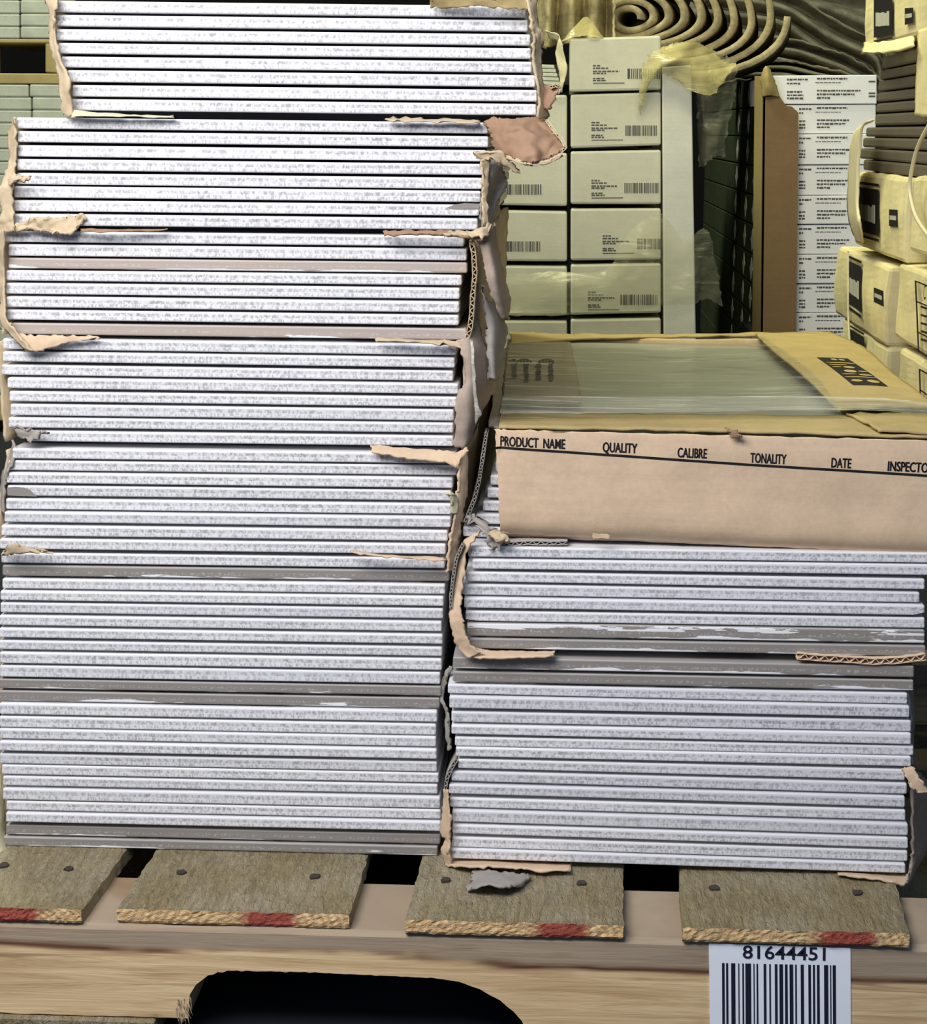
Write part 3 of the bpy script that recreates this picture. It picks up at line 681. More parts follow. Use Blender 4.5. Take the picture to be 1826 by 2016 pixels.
# ================================================================ TORN CARTONS round the batches
def wall(c, x0, y0, x1, y1, Y1, mat='pink', Y0=0.004, seed=0):
    A, B = at(x0, y0, Y0), at(x1, y1, Y0); N_r = 6
    rows = [[A + (B - A) * (i / N_r) + Vector((0.004 * (j % 2), (Y1 - Y0) * j / 5, 0)) for j in range(6)] for i in range(N_r + 1)]
    return sheet('side_panel', rows, M[mat], c, nu=14, nv=14, amp=0.0018, freq=40, tear=0.0012, raw=True, th=0.002, seed=seed)
def torn(label_, loc):
    return tag(empty('torn_carton', loc), label_, 'carton', 'torn cartons round the tiles')
f0 = -0.006
# batch 1
c = torn('torn tan carton remains round the topmost batch of the left stack', at(580, 222, 0.1))
wall(c, 100, 8, 129, 218, 0.5, 'tan', seed=6)
flap('flap', [(84, -14, .0), (94, 10, -.004), (100, 35, -.004), (96, 60, -.004), (104, 100, -.004), (114, 140, -.004), (118, 180, -.006), (120, 205, -.006), (122, 224, -.004)],
     [(112, -14, -.008), (112, 10, -.01), (109, 35, -.008), (108, 60, -.008), (114, 100, -.008), (124, 130, -.01), (138, 160, -.012), (139, 190, -.010), (143, 226, -.008)], M['tan'], c, nv=40, amp=0.003, freq=80, tear=0.0016)
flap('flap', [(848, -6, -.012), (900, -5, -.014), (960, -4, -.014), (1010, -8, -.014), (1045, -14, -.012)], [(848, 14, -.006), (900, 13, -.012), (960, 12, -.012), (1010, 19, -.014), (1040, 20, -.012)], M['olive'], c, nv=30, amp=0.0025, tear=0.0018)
flap('flap', [(1030, -16, -.012), (1042, 20, -.016), (1046, 55, -.018), (1050, 70, -.016), (1051, 110, -.014), (1056, 150, -.012), (1060, 190, -.012), (1056, 232, -.010)],
     [(1056, -16, -.004), (1056, 20, -.008), (1060, 55, -.010), (1068, 68, -.010), (1065, 110, -.008), (1067, 150, -.006), (1074, 190, -.004), (1082, 234, -.002)], M['tan'], c, nv=44, amp=0.003, freq=90, tear=0.0018)
flap('flap', [(1064, 172, -.006), (1066, 190, -.006), (1070, 210, -.006)], [(1104, 168, -.012), (1094, 190, -.012), (1080, 212, -.01)], M['brown'], c, nv=10, nu=8, amp=0.004, tear=0.003)
corrugated('torn_edge', [(1084, 172, -.013), (1094, 168, -.014), (1104, 172, -.014), (1098, 184, -.013)], 5, M['tan'], c, 0.006, 10)
flap('torn_strip', [(140, 217, -.006), (250, 226, -.005), (340, 229, -.004)], [(140, 230, -.012), (250, 229, -.01), (340, 231, -.008)], M['cream'], c, amp=0.001, tear=0.0015, th=0.0006)
flap('torn_strip', [(760, 234, -.006), (850, 235, -.005), (945, 236, -.004)], [(760, 236, -.010), (850, 240, -.01), (945, 241, -.01)], M['tan'], c, amp=0.001, tear=0.0018, th=0.0006)
# batch 2
c = torn('torn carton remains with wide brown open flap, second batch of the left stack', at(500, 450, 0.1))
wall(c, 28, 238, 17, 446, 0.5, 'tan', seed=7)
wall(c, 953, 318, 951, 446, 0.16, 'greycard', seed=1)
sheet('flap', [[(956, 238, .0), (1000, 236, -.004), (1040, 234, -.006), (1072, 236, -.004)], [(966, 262, -.004), (1000, 262, -.016), (1050, 260, -.020), (1098, 264, -.014)],
               [(974, 290, -.006), (1005, 292, -.020), (1050, 292, -.026), (1112, 292, -.020)], [(988, 312, -.004), (1012, 314, -.020), (1048, 324, -.028), (1100, 306, -.024)]],
      M['brown'], c, nu=44, nv=44, amp=0.008, freq=42, tear=0.002, seed=2, fine=0.5)['label'] = 'wide brown open flap'
corrugated('torn_edge', [(1076, 236, -.008), (1092, 258, -.018), (1108, 276, -.021), (1114, 290, -.024), (1104, 300, -.026)], 5, M['tan'], c, 0.006, 10)
flap('torn_edge', [(990, 308, -.010), (1012, 312, -.024), (1048, 322, -.032), (1085, 314, -.030), (1104, 302, -.028)], [(990, 314, -.010), (1012, 317, -.024), (1048, 328, -.032), (1088, 319, -.030), (1108, 306, -.028)], M['tan'], c, nv=24, amp=0.0015, tear=0.0012)
flap('flap', [(942, 306, -.012), (950, 330, -.012), (952, 360, -.012), (947, 395, -.010), (948, 425, -.008), (950, 446, -.008)],
     [(1000, 300, -.002), (990, 330, .002), (996, 360, .01), (984, 390, .006), (970, 420, .0), (966, 448, -.004)], M['greycard'], c, nu=12, nv=34, amp=0.006, freq=70, tear=0.002, seed=4)
flap('flap', [(936, 300, -.014), (960, 297, -.018), (985, 300, -.018), (1005, 320, -.016), (1026, 338, -.014)], [(940, 312, -.012), (962, 312, -.016), (980, 318, -.016), (990, 324, -.014), (1018, 338, -.014)], M['tan'], c, nv=20, amp=0.003, tear=0.002)
flap('flap', [(946, 310, -.018), (950, 345, -.018), (948, 380, -.016), (950, 410, -.016), (952, 440, -.014)], [(964, 312, -.014), (962, 345, -.014), (958, 380, -.014), (958, 410, -.014), (962, 440, -.012)], M['tan'], c, nv=30, amp=0.003, tear=0.0016, seed=9)
flap('flap', [(14, 262, .004), (18, 300, .002), (14, 345, .0), (-4, 375, -.004), (0, 410, -.006), (-2, 442, -.006), (-6, 460, -.004)],
     [(32, 232, -.004), (31, 300, -.004), (30, 340, -.006), (24, 360, -.010), (24, 400, -.008), (24, 436, -.010), (30, 456, -.010)], M['tan'], c, nv=40, amp=0.0035, freq=80, tear=0.002)
flap('flap', [(14, 352, -.012), (32, 348, -.014), (58, 350, -.012)], [(14, 366, -.012), (35, 358, -.014), (58, 358, -.012)], M['tan'], c, amp=0.003, tear=0.0016)
flap('flap', [(20, 448, -.007), (60, 432, -.007), (100, 428, -.007), (135, 430, -.007), (158, 421, -.007), (166, 426, -.006)], [(30, 458, -.006), (60, 452, -.008), (100, 455, -.008), (135, 460, -.008), (152, 452, -.008), (158, 440, -.007)], M['tan'], c, nu=14, nv=44, amp=0.0045, freq=90, tear=0.0022, seed=6)
flap('torn_strip', [(160, 450, -.006), (240, 452, -.006), (330, 451, -.004)], [(160, 455, -.010), (240, 455, -.01), (330, 453, -.006)], M['brown'], c, amp=0.001, tear=0.0012, th=0.0006)
# batch 3
c = torn('torn carton remains with hanging side panel, third batch of the left stack', at(480, 664, 0.1))
wall(c, 2, 458, 4, 660, 0.5, 'tan', seed=8)
wall(c, 939, 468, 934, 664, 0.50, 'pink', seed=2)
flap('flap', [(754, 456, -.008), (830, 455, -.012), (900, 455, -.012), (960, 462, -.010)], [(754, 463, -.012), (830, 462, -.014), (900, 466, -.016), (958, 474, -.012)], M['brown'], c, nv=24, amp=0.0015, tear=0.0016)
flap('flap', [(880, 457, -.014), (915, 455, -.016), (945, 448, -.016), (966, 440, -.012)], [(880, 464, -.014), (918, 464, -.018), (948, 466, -.018), (962, 462, -.012)], M['tan'], c, nv=20, amp=0.004, freq=120, tear=0.003)
corrugated('torn_edge', [(928, 474, -.010), (933, 500, -.010), (935, 540, -.010), (931, 580, -.010), (929, 615, -.009), (926, 645, -.008), (920, 668, -.006)], 8, M['tan'], c, 0.03, 15)
sheet('side_panel', [[(940, 470, -.006), (958, 455, -.010), (974, 440, .0)], [(950, 500, -.006), (965, 490, -.008), (980, 490, .01)], [(960, 545, -.004), (976, 540, -.006), (994, 550, .02)], [(974, 590, .0), (986, 585, .0), (1004, 590, .03)], [(988, 630, .01), (994, 625, .01), (998, 630, .03)]],
      M['pink'], c, nu=10, nv=30, amp=0.002, freq=50, tear=0.0016, seed=3)
flap('flap', [(-6, 462, -.004), (0, 500, -.002), (0, 545, .0), (2, 590, -.002), (2, 630, -.006), (22, 660, -.008), (52, 688, -.012)],
     [(10, 452, -.010), (8, 500, -.006), (8, 545, -.004), (10, 590, -.006), (12, 628, -.010), (34, 655, -.012), (66, 694, -.014)], M['tan'], c, nv=40, amp=0.002, freq=70, tear=0.0016)
flap('flap', [(18, 655, -.006), (70, 660, -.006), (130, 661, -.006), (196, 663, -.005)], [(52, 690, -.008), (78, 690, -.009), (130, 676, -.007), (196, 665, -.006)], M['kraft'], c, nu=8, nv=24, amp=0.0022, tear=0.0016, seed=5)
# batch 4
c = torn('torn carton remains with creased grey side panel, fourth batch of the left stack', at(470, 874, 0.1))
wall(c, -4, 672, 10, 868, 0.5, 'tan', seed=9)
wall(c, 916, 690, 912, 878, 0.50, 'pink', seed=3)
sheet('side_panel', [[(900, 672, -.008), (922, 660, -.004), (936, 610, .02)], [(910, 700, -.010), (932, 700, -.008), (958, 690, .01)], [(918, 745, -.010), (936, 740, -.008), (976, 735, .02)], [(900, 785, -.012), (930, 780, -.010), (972, 770, .03)], [(896, 830, -.012), (925, 830, -.010), (944, 815, .01)], [(894, 880, -.010), (915, 880, -.008), (924, 870, .0)]],
      M['pink'], c, nu=12, nv=36, amp=0.0022, freq=45, tear=0.002, seed=8)
sheet('side_panel', [[(946, 560, .0), (956, 590, .004), (972, 590, .02)], [(958, 640, .004), (974, 640, .006), (996, 640, .03)], [(962, 690, .004), (974, 690, .006), (992, 690, .03)], [(964, 745, .006), (974, 745, .006), (984, 745, .03)]],
      M['greycard'], c, nu=10, nv=26, amp=0.003, freq=60, tear=0.002, seed=11)
flap('tape', [(926, 670, -.012), (930, 730, -.012), (934, 790, -.012), (936, 835, -.010)], [(932, 670, -.013), (936, 730, -.013), (941, 790, -.013), (950, 815, -.010)], M['tape'], c, amp=0.001, tear=0.0006, th=0.0003)
flap('torn_strip', [(740, 667, -.008), (830, 669, -.008), (912, 672, -.006)], [(740, 671, -.010), (830, 673, -.012), (912, 684, -.010)], M['tan'], c, amp=0.0015, tear=0.002, th=0.0008)
flap('flap', [(24, 845, -.002), (40, 862, -.004), (58, 872, -.006)], [(34, 838, -.004), (60, 850, -.006), (92, 848, -.006)], M['greycard'], c, amp=0.005, freq=90, tear=0.003, seed=7)
# batch 5
c = torn('torn carton remains with tan tongue hanging over, fifth batch of the left stack', at(450, 1084, 0.1))
wall(c, 14, 888, -8, 1080, 0.5, 'tan', seed=10)
wall(c, 913, 892, 893, 1105, 0.50, 'pink', seed=4)
flap('flap', [(732, 878, -.004), (800, 882, -.006), (860, 887, -.008), (900, 890, -.010), (920, 880, -.010)], [(732, 892, -.008), (800, 902, -.010), (850, 907, -.011), (886, 912, -.013), (906, 925, -.014)], M['kraft'], c, nu=8, nv=30, amp=0.0016, tear=0.0012, seed=3)
flap('flap', [(902, 905, -.018), (903, 940, -.016), (900, 980, -.016), (894, 1010, -.016), (890, 1050, -.014), (884, 1085, -.014), (880, 1126, -.012)],
     [(920, 880, -.010), (921, 940, -.008), (917, 980, -.008), (911, 1010, -.008), (905, 1050, -.008), (898, 1085, -.006), (894, 1122, -.006)], M['kraft'], c, nv=40, amp=0.0028, freq=70, tear=0.002, seed=14)
flap('flap', [(881, 971, -.022), (887, 985, -.020), (890, 1010, -.018)], [(890, 971, -.022), (900, 980, -.018), (900, 1010, -.016)], M['cream'], c, amp=0.002, tear=0.002)
flap('torn_strip', [(690, 1084, -.008), (760, 1093, -.008), (876, 1098, -.008)], [(690, 1089, -.011), (760, 1096, -.012), (876, 1104, -.012)], M['kraft'], c, amp=0.002, tear=0.0018, th=0.0008)
flap('flap', [(28, 868, .006), (14, 905, .01), (2, 950, .012), (-4, 1005, .01)], [(34, 885, .002), (22, 915, .0), (10, 955, .0), (8, 1010, .0)], M['greycard'], c, nv=20, amp=0.002, tear=0.002)
flap('torn_corner', [(12, 1078, -.01), (28, 1070, -.012), (40, 1078, -.01)], [(8, 1090, -.008), (30, 1088, -.012), (110, 1088, -.008)], M['tan'], c, amp=0.003, tear=0.003)
# right stack: upper batch
c = torn('torn carton strip curling round left of the upper batch under kraft box', at(1300, 1290, 0.1))
flap('flap', [(916, 1062, -.012), (904, 1095, -.014), (896, 1130, -.014), (890, 1165, -.014), (887, 1195, -.016), (887, 1222, -.018), (893, 1252, -.018), (905, 1278, -.018), (926, 1296, -.020)],
     [(946, 1044, -.016), (920, 1086, -.018), (915, 1125, -.018), (908, 1160, -.020), (908, 1195, -.022), (914, 1222, -.022), (918, 1245, -.022), (926, 1268, -.022), (948, 1282, -.022)], M['kraft'], c, nv=60, nu=6, amp=0.0022, freq=60, tear=0.0014, seed=15)
flap('flap', [(926, 1296, -.020), (970, 1296, -.022), (1030, 1295, -.022), (1074, 1293, -.022), (1090, 1290, -.02)], [(926, 1274, -.016), (970, 1282, -.012), (1030, 1283, -.012), (1075, 1283, -.012), (1093, 1284, -.012)], M['kraft'], c, nv=30, amp=0.0008, tear=0.0008, seed=16)
corrugated('torn_edge', [(912, 1072, -.020), (899, 1100, -.020), (892, 1140, -.020), (888, 1175, -.02), (889, 1200, -.02)], 5, M['greycard'], c, 0.006, 14)
# middle batch
c = torn('corrugated carton sheet with zigzag edge between right stack batches, plus scraps', at(1300, 1500, 0.1))
corrugated('torn_edge', [(1570, 1292, -.0155), (1612, 1296, -.0155), (1680, 1300, -.0155), (1720, 1303, -.0155), (1770, 1301, -.0155), (1824, 1294, -.0155)], 11, M['kraft'], c, 0.10, 20)
flap('flap', [(1786, 1352, -.008), (1792, 1400, -.008), (1793, 1460, -.008), (1796, 1505, -.008)], [(1797, 1352, .01), (1800, 1400, .01), (1798, 1460, .01), (1803, 1500, .01)], M['greycard'], c, amp=0.001, tear=0.0015)
flap('torn_strip', [(886, 1312, .004), (876, 1328, .004), (868, 1350, .006), (868, 1375, .006), (878, 1400, .006), (878, 1440, .006), (884, 1478, .006)], [(891, 1316, .002), (881, 1334, .004), (876, 1352, .006), (873, 1375, .006), (882, 1400, .004), (886, 1440, .004), (890, 1476, .006)], M['greycard'], c, nv=40, amp=0.002, tear=0.0015)
# lower batch
c = torn('torn carton remains cupping the lowest right batch on the pallet', at(1330, 1705, 0.1))
corrugated('torn_edge', [(899, 1496, -.014), (888, 1515, -.014), (880, 1535, -.014), (876, 1560, -.014)], 6, M['greycard'], c, 0.02, 14)
flap('flap', [(874, 1555, -.014), (872, 1595, -.014), (869, 1640, -.014), (878, 1650, -.014), (871, 1676, -.014), (880, 1704, -.014)], [(881, 1555, -.020), (885, 1595, -.020), (886, 1640, -.020), (886, 1660, -.020), (886, 1680, -.020), (890, 1706, -.018)], M['kraft'], c, nv=40, amp=0.0018, tear=0.0018, seed=21)
flap('flap', [(880, 1704, -.016), (930, 1706, -.030), (1000, 1708, -.030), (1060, 1714, -.030), (1124, 1714, -.028)], [(888, 1692, -.004), (930, 1693, -.004), (1000, 1696, -.004), (1060, 1698, -.004), (1128, 1701, -.004)], M['kraft'], c, nv=30, amp=0.0012, tear=0.0018, seed=22)
flap('flap', [(1650, 1722, -.020), (1700, 1728, -.024), (1750, 1735, -.024), (1784, 1744, -.022)], [(1650, 1716, -.004), (1700, 1718, -.004), (1750, 1720, -.004), (1788, 1722, -.008)], M['kraft'], c, nv=20, amp=0.0015, tear=0.0015, seed=23)
sheet('side_panel', [[(1792, 1505, .0), (1806, 1520, .02), (1840, 1545, .06)], [(1796, 1560, -.004), (1815, 1565, .02), (1845, 1580, .06)], [(1796, 1640, -.006), (1812, 1640, .02), (1840, 1640, .06)], [(1794, 1700, -.010), (1806, 1690, .0), (1828, 1670, .05)], [(1782, 1742, -.020), (1796, 1730, -.006), (1806, 1700, .03)]],
      M['pink'], c, nu=10, nv=30, amp=0.002, tear=0.0022, seed=24)
flap('flap', [(1776, 1512, -.012), (1790, 1540, -.016), (1808, 1562, -.018)], [(1795, 1508, -.012), (1815, 1535, -.016), (1834, 1562, -.016)], M['kraft'], c, amp=0.002, tear=0.002, seed=25)
# loose scrap on the third board
def dz(px, py, up=0.0): return atz(px, py, DECK + up)
o = sheet('card_scrap', [[dz(935, 1712, .001), dz(980, 1716, .004), dz(1022, 1722, .003), dz(1042, 1722, .001)], [dz(930, 1735, .002), dz(975, 1730, .007), dz(1015, 1738, .006), dz(1040, 1730, .002)], [dz(916, 1754, .001), dz(965, 1742, .009), dz(1010, 1746, .006), dz(1030, 1742, .001)]],
      M['greycard'], None, nu=22, nv=14, amp=0.0025, freq=90, tear=0.002, raw=True, seed=31)
tag(o, 'crumpled torn grey cardboard scrap lying on the third pallet board', 'cardboard')
# yellowed sack edge beside the left stack foot
o = sheet('yellow_wrap', [[at(-40, 1500, .05), at(-20, 1500, .03), at(-2, 1500, .03)], [at(-40, 1580, .04), at(-15, 1580, .01), at(7, 1580, .02)], [at(-40, 1640, .03), at(-12, 1640, .0), at(9, 1640, .01)], [at(-40, 1700, .0), at(-10, 1695, -.015), at(10, 1690, -.01)], [at(-45, 1725, -.03), at(-12, 1722, -.03), at(6, 1712, -.03)]],
      M['cream'], None, nu=12, nv=30, amp=0.004, freq=70, tear=0.001, raw=True, seed=33)
tag(o, 'crumpled yellow wrapping beside the foot of the left stack', 'wrapping')

# ================================================================ BACKGROUND: white cartons
WY = 1.36
def carton_front(name, x0, x1, yt0, yt1, yb0, yb1, Y, depth, mat, label_, group, bev=0.003, parent=None):
    c8 = [at(x0, yb0, Y), at(x1, yb1, Y), at(x1, yt1, Y), at(x0, yt0, Y)]
    c8 = c8 + [p + Vector((0, depth, 0)) for p in c8]
    o = box(name, c8, mat, parent, bev, 2)
    if label_: tag(o, label_, 'carton', group)
    return o
def wprint(o, Y, tx, ty, bx, by, bw=64, bh=20, txt=True, bc=True):
    if txt:
        q = []
        for k, (dy, wd) in enumerate(((0, 16), (5, 30), (11, 52), (15, 26), (25, 22), (29, 26))):
            x = tx
            while x < tx + wd:
                l = random.uniform(4, 9); q.append([at(x, ty + dy, Y), at(min(x + l, tx + wd), ty + dy, Y), at(min(x + l, tx + wd), ty + dy + 2.6, Y), at(x, ty + dy + 2.6, Y)]); x += l + 1.6
        q.append([at(tx, ty + 35, Y), at(tx + 62, ty + 34.5, Y), at(tx + 62, ty + 36, Y), at(tx, ty + 36.5, Y)])
        quads('print', q, M['ink'], o, 0.0003)
    if bc:
        q = []; x = bx
        while x < bx + bw:
            l = random.choice((1.4, 2, 3, 5)) if x < bx + 20 else random.choice((1, 1.5, 2.5)); q.append([at(x, by, Y), at(x + l, by, Y), at(x + l, by + bh, Y), at(x, by + bh, Y)]); x += l + random.choice((0.8, 1.4, 2.2))
        quads('barcode', q, M['ink'], o, 0.0003)
RW = [(76, 70, 181, 177), (186, 181, 292, 286), (298, 295, 402, 402), (411, 410, 513, 511), (521, 518, 620, 616), (629, 626, 735, 732)]
gW = 'white cartons behind the kraft box'
prints = [(1168, 128, 1236, 135, 64), (1165, 240, 1232, 247, 63), (1165, 354, 1230, 360, 68), (1187, 463, 1255, 470, 46), (1158, 574, 1222, 580, 74), None]
for i, (a, b, c_, d) in enumerate(RW):
    o = carton_front('white_carton', 1124 if i else 1122, 1302, a, b, c_, d, WY - (0.004 if i == 0 else 0), 0.28, M['wcard'], f'white barcoded carton beside the white post, {NTH[i]} from the top', gW)
    if prints[i]:
        t = prints[i]; wprint(o, WY - (0.0042 if i == 0 else 0.0002), t[0], t[1], t[2], t[3], t[4])
for i in range(1, 6):
    a, b, c_, d = RW[i]
    o = carton_front('white_carton', 940, 1117, a + 2, b + 6, c_ + 1, d + 4, WY + 0.01, 0.27, M['wcard'], f'white carton of the column just right of the leaning left stack, {NTH[i - 1]} from top', gW)
    if i in (2, 3): wprint(o, WY + 0.0098, 0, 0, 995, 363 if i == 2 else 475, 70, txt=False)
post = tag(box('corner_post', [at(1308, 735, WY - .004), at(1372, 735, WY - .004), at(1362, 128, WY - .004), at(1304, 132, WY - .004)] + [p + Vector((0, 0.03, 0)) for p in (at(1308, 735, WY - .004), at(1372, 735, WY - .004), at(1362, 128, WY - .004), at(1304, 132, WY - .004))], M['post'], None, 0.002), 'tall white card post standing right of the white cartons', 'post')
zW = min(at(1124, 735, WY).z, at(1124, 732, WY).z)
# rack shelves under the background goods
def shelf(n, x0, x1, y0, y1, z):
    bm = hexbm(aabb(x0, x1, y0, y1, z - 0.03, z))
    for x in (x0, x1 - 0.03):
        for y in (y0, y1 - 0.03): hexbm(aabb(x, x + 0.03, y, y + 0.03, 0, z - 0.03), 0, 1, bm)
    tag(frombm(f'trim_{n}', bm, M['steel']), kind='structure')
shelf(1, -0.16, 0.24, WY - 0.02, WY + 0.34, zW - 0.002)
# stretch wrap
g = 'stretch wrap over the white cartons'
o = sheet('stretch_wrap', [[(1268, 128, WY - .02), (1290, 100, WY - .03), (1330, 84, WY - .03), (1365, 80, WY - .02), (1400, 96, WY - .01)], [(1262, 175, WY - .02), (1300, 130, WY - .05), (1340, 118, WY - .06), (1380, 130, WY - .04), (1425, 118, WY - .01)],
                          [(1264, 230, WY - .015), (1282, 170, WY - .03), (1305, 150, WY - .03), (1395, 190, WY - .04), (1448, 125, WY - .01)]], M['ywrap'], None, nu=40, nv=24, amp=0.012, freq=16, tear=0.004, th=0, seed=41)
tag(o, 'yellowish clear wrap crumpled over the top of the white post', 'wrap', g)
o = sheet('stretch_wrap', [[(1372, 90, WY + .03), (1400, 110, WY + .0), (1425, 108, WY + .01), (1450, 112, WY + .02)], [(1368, 180, WY + .03), (1395, 180, WY - .02), (1420, 180, WY - .01), (1446, 175, WY + .02)], [(1372, 250, WY + .03), (1392, 250, WY - .0), (1415, 250, WY), (1436, 240, WY + .02)], [(1378, 330, WY + .03), (1392, 330, WY + .01), (1412, 310, WY + .01), (1432, 310, WY + .02)]],
          M['wrap'], None, nu=24, nv=30, amp=0.014, freq=18, tear=0.004, th=0, seed=42)
tag(o, 'clear wrap hanging down in folds right of the white post', 'wrap', g)
o = sheet('stretch_wrap', [[(980, 540, WY - .02), (1080, 535, WY - .02), (1190, 530, WY - .02), (1225, 480, WY - .03), (1260, 440, WY - .04), (1300, 420, WY - .03), (1345, 470, WY - .02), (1385, 450, WY - .01), (1400, 470, WY)],
                          [(980, 575, WY - .02), (1080, 570, WY - .025), (1180, 560, WY - .025), (1240, 530, WY - .04), (1280, 505, WY - .05), (1320, 500, WY - .03), (1360, 530, WY - .02), (1395, 520, WY), (1415, 540, WY + .01)],
                          [(980, 625, WY - .02), (1080, 622, WY - .02), (1180, 620, WY - .02), (1240, 610, WY - .025), (1280, 605, WY - .03), (1320, 600, WY - .02), (1360, 600, WY - .015), (1395, 590, WY), (1425, 605, WY + .01)]], M['wrap'], None, nu=70, nv=30, amp=0.008, freq=22, tear=0.002, th=0, seed=43)
tag(o, 'clear shiny wrap band pulled tight across the lower white cartons', 'wrap', g)
o = sheet('stretch_wrap', [[(1106, 80, WY), (1125, 60, WY), (1150, 35, WY + .02), (1165, 40, WY + .02), (1188, 72, WY)], [(1100, 84, WY - .005), (1130, 74, WY - .01), (1150, 70, WY - .01), (1165, 71, WY - .01), (1190, 76, WY - .005)]], M['ywrap'], None, nu=16, nv=8, amp=0.004, th=0, seed=44)
tag(o, 'peaked yellow wrap tuft above the top white carton', 'wrap', g)
o = sheet('tape_strip', [[(1074, 60, WY + .02), (1082, 74, WY + .02)], [(1100, 68, WY - .01), (1106, 84, WY - .01)], [(1094, 100, WY - .01), (1110, 100, WY - .015)], [(1098, 130, WY - .01), (1117, 130, WY - .015)], [(1104, 160, WY - .01), (1112, 160, WY - .015)], [(1100, 182, WY - .01), (1106, 182, WY - .01)]], M['cream'], None, nu=4, nv=24, amp=0.003, th=0.0006, seed=45)
tag(o, 'twisted yellow tape strip hanging left of the top white carton', 'tape')
# a few dark tiles seen end-on behind
for i in range(5):
    y = 127 + i * 8.2
    c8 = [at(1050, y + 6, 1.40), at(1092 + i * 3, y + 8, 1.40), at(1092 + i * 3, y + 1, 1.40), at(1050, y - 1, 1.40)]
    tag(box('tile', c8 + [p + Vector((0, 0.22, 0)) for p in c8], M['gcard'], None, 0.0008, 1), f'thin glinting tile edge beside hanging yellow tape, {NTH[i]} down', 'tile', 'thin tiles behind the left stack')

# ================================================================ BACKGROUND: fabric roll
RY = 1.72
def roll():
    C0 = at(1250, 38, RY); s = (at(1350, 38, RY) - C0).x / 100
    prof = []
    turns = 9; N = int(turns * 44)
    for i in range(N + 1):
        th = i / N * turns * 2 * math.pi; t = i / N
        r = 22 + 168 * t ** 1.1
        cx = 105 * t ** 1.25; wob = 1 + 0.06 * noise.noise(Vector((th * 0.8, 0, 2))) + 0.03 * math.sin(3 * th + 4 * t)
        x = r * math.cos(th) * wob * 1.12 + cx - 14; z = r * math.sin(th) * wob * (0.62 if math.sin(th) < 0 else 0.9) + 6 * t
        y = 0.02 * noise.noise(Vector((th * 0.5, 3, 1)))
        prof.append(Vector((C0.x + x * s, RY + y, C0.z + z * s)))
    vs, fs = [], []
    K_ = 4
    for k in range(K_):
        for p in prof:
            q = p + Vector((0.012 * k, 0.10 * k, 0.004 * math.sin(k)))
            vs.append(q)
    n = len(prof)
    for k in range(K_ - 1):
        for i in range(n - 1): fs.append((k * n + i, k * n + i + 1, (k + 1) * n + i + 1, (k + 1) * n + i))
    o = mesh('fabric_roll', vs, fs, M['fabric'], None, smooth=True)
    m = o.modifiers.new('thick', 'SOLIDIFY'); m.thickness = 0.0095; m.offset = 0
    return tag(o, 'loose spiral roll of olive padding above the white cartons', 'roll')
roll()
rows = []
for k, y in enumerate((-40, 0, 40, 90)):
    rows.append([at(1050 + j * 16, y + 4 * math.sin(j), RY - 0.06 + 0.035 * math.sin(j * 2.2 + k * 0.4)) for j in range(11)])
tag(sheet('folded_padding', rows, M['fabric'], None, nu=60, nv=20, amp=0.01, freq=22, tear=0.003, th=0.003, raw=True, seed=51), 'pleated olive padding hanging left of the spiral roll', 'padding')
# grey folded sheets sloping down to the right
for s_, (pts, mat, Y_, st_) in enumerate((([(1400, -30), (1480, -25), (1560, -10), (1640, 40), (1730, 90), (1750, 150)], 'fabgrey', 2.52, 14), ([(1440, 60), (1520, 75), (1580, 85), (1650, 105), (1720, 140), (1745, 180)], 'fabgrey', 2.36, 10), ([(1430, 135), (1500, 125), (1570, 125), (1640, 140), (1700, 160), (1730, 190)], 'fabgrey', 2.20, 6), ([(1380, -60), (1470, -50), (1560, -42), (1650, -22), (1740, 10), (1800, 50)], 'fabgrey', 2.72, 22))):
    rows = []
    for k in range(7):
        rows.append([at(x - 6 * k, y + k * st_ + (3 if k % 2 else -3), Y_ + (0.03 if k % 2 else -0.02) - 0.006 * k) for x, y in pts])
    tag(sheet('folded_sheet', rows, M[mat], None, nu=40, nv=28, amp=0.016, freq=9, tear=0.003, th=0.003, raw=True, seed=60 + s_), f'grey folded padding sheet sloping down beyond the roll, {("upper", "middle", "lowest", "rearmost")[s_]} of four', 'padding', 'grey folded sheets')
zr = at(1250, 120, RY).z
shelf(2, -0.14, 0.16, RY - 0.02, 2.25, at(1240, 128, RY).z)

# ================================================================ BACKGROUND: dark green cartons
GX = 0.300
gy0, gy1 = atx(1490, 400, GX).y, atx(1424, 400, GX).y
z_top = atx(1470, 158, GX).z; gh = 0.0462
for i in range(11):
    z1 = z_top - i * gh; z0 = z1 - gh + 0.0014
    o = box('green_carton', aabb(GX, GX + 0.12, gy0, gy1 + 0.5, z0, z1), M['green'], None, 0.0015, 1)
    tag(o, f'dark green carton with pale diamond marks, {NTH[i]} down behind the brown corner board', 'carton', 'dark green cartons')
    for k, yy in enumerate((gy0 + 0.045, gy0 + 0.175, gy0 + 0.36)):
        c0 = Vector((GX, yy, z0 + gh * 0.48)); h = gh * 0.40; wy = 0.024
        pts = [(-wy, 0), (-wy * .55, -.35 * h), (-wy * .3, -.75 * h), (0, -h), (wy * .3, -.75 * h), (wy * .55, -.35 * h), (wy, 0), (wy * .55, .35 * h), (wy * .3, .75 * h), (0, h), (-wy * .3, .75 * h), (-wy * .55, .35 * h)]
        quads('diamond_print', [[c0 + Vector((0, y_, z_)) for y_, z_ in pts]], M['white'], o, 0.0004, Vector((-1, 0, 0)))
shelf(3, GX, GX + 0.13, gy0, gy1 + 0.5, z_top - 11 * gh)

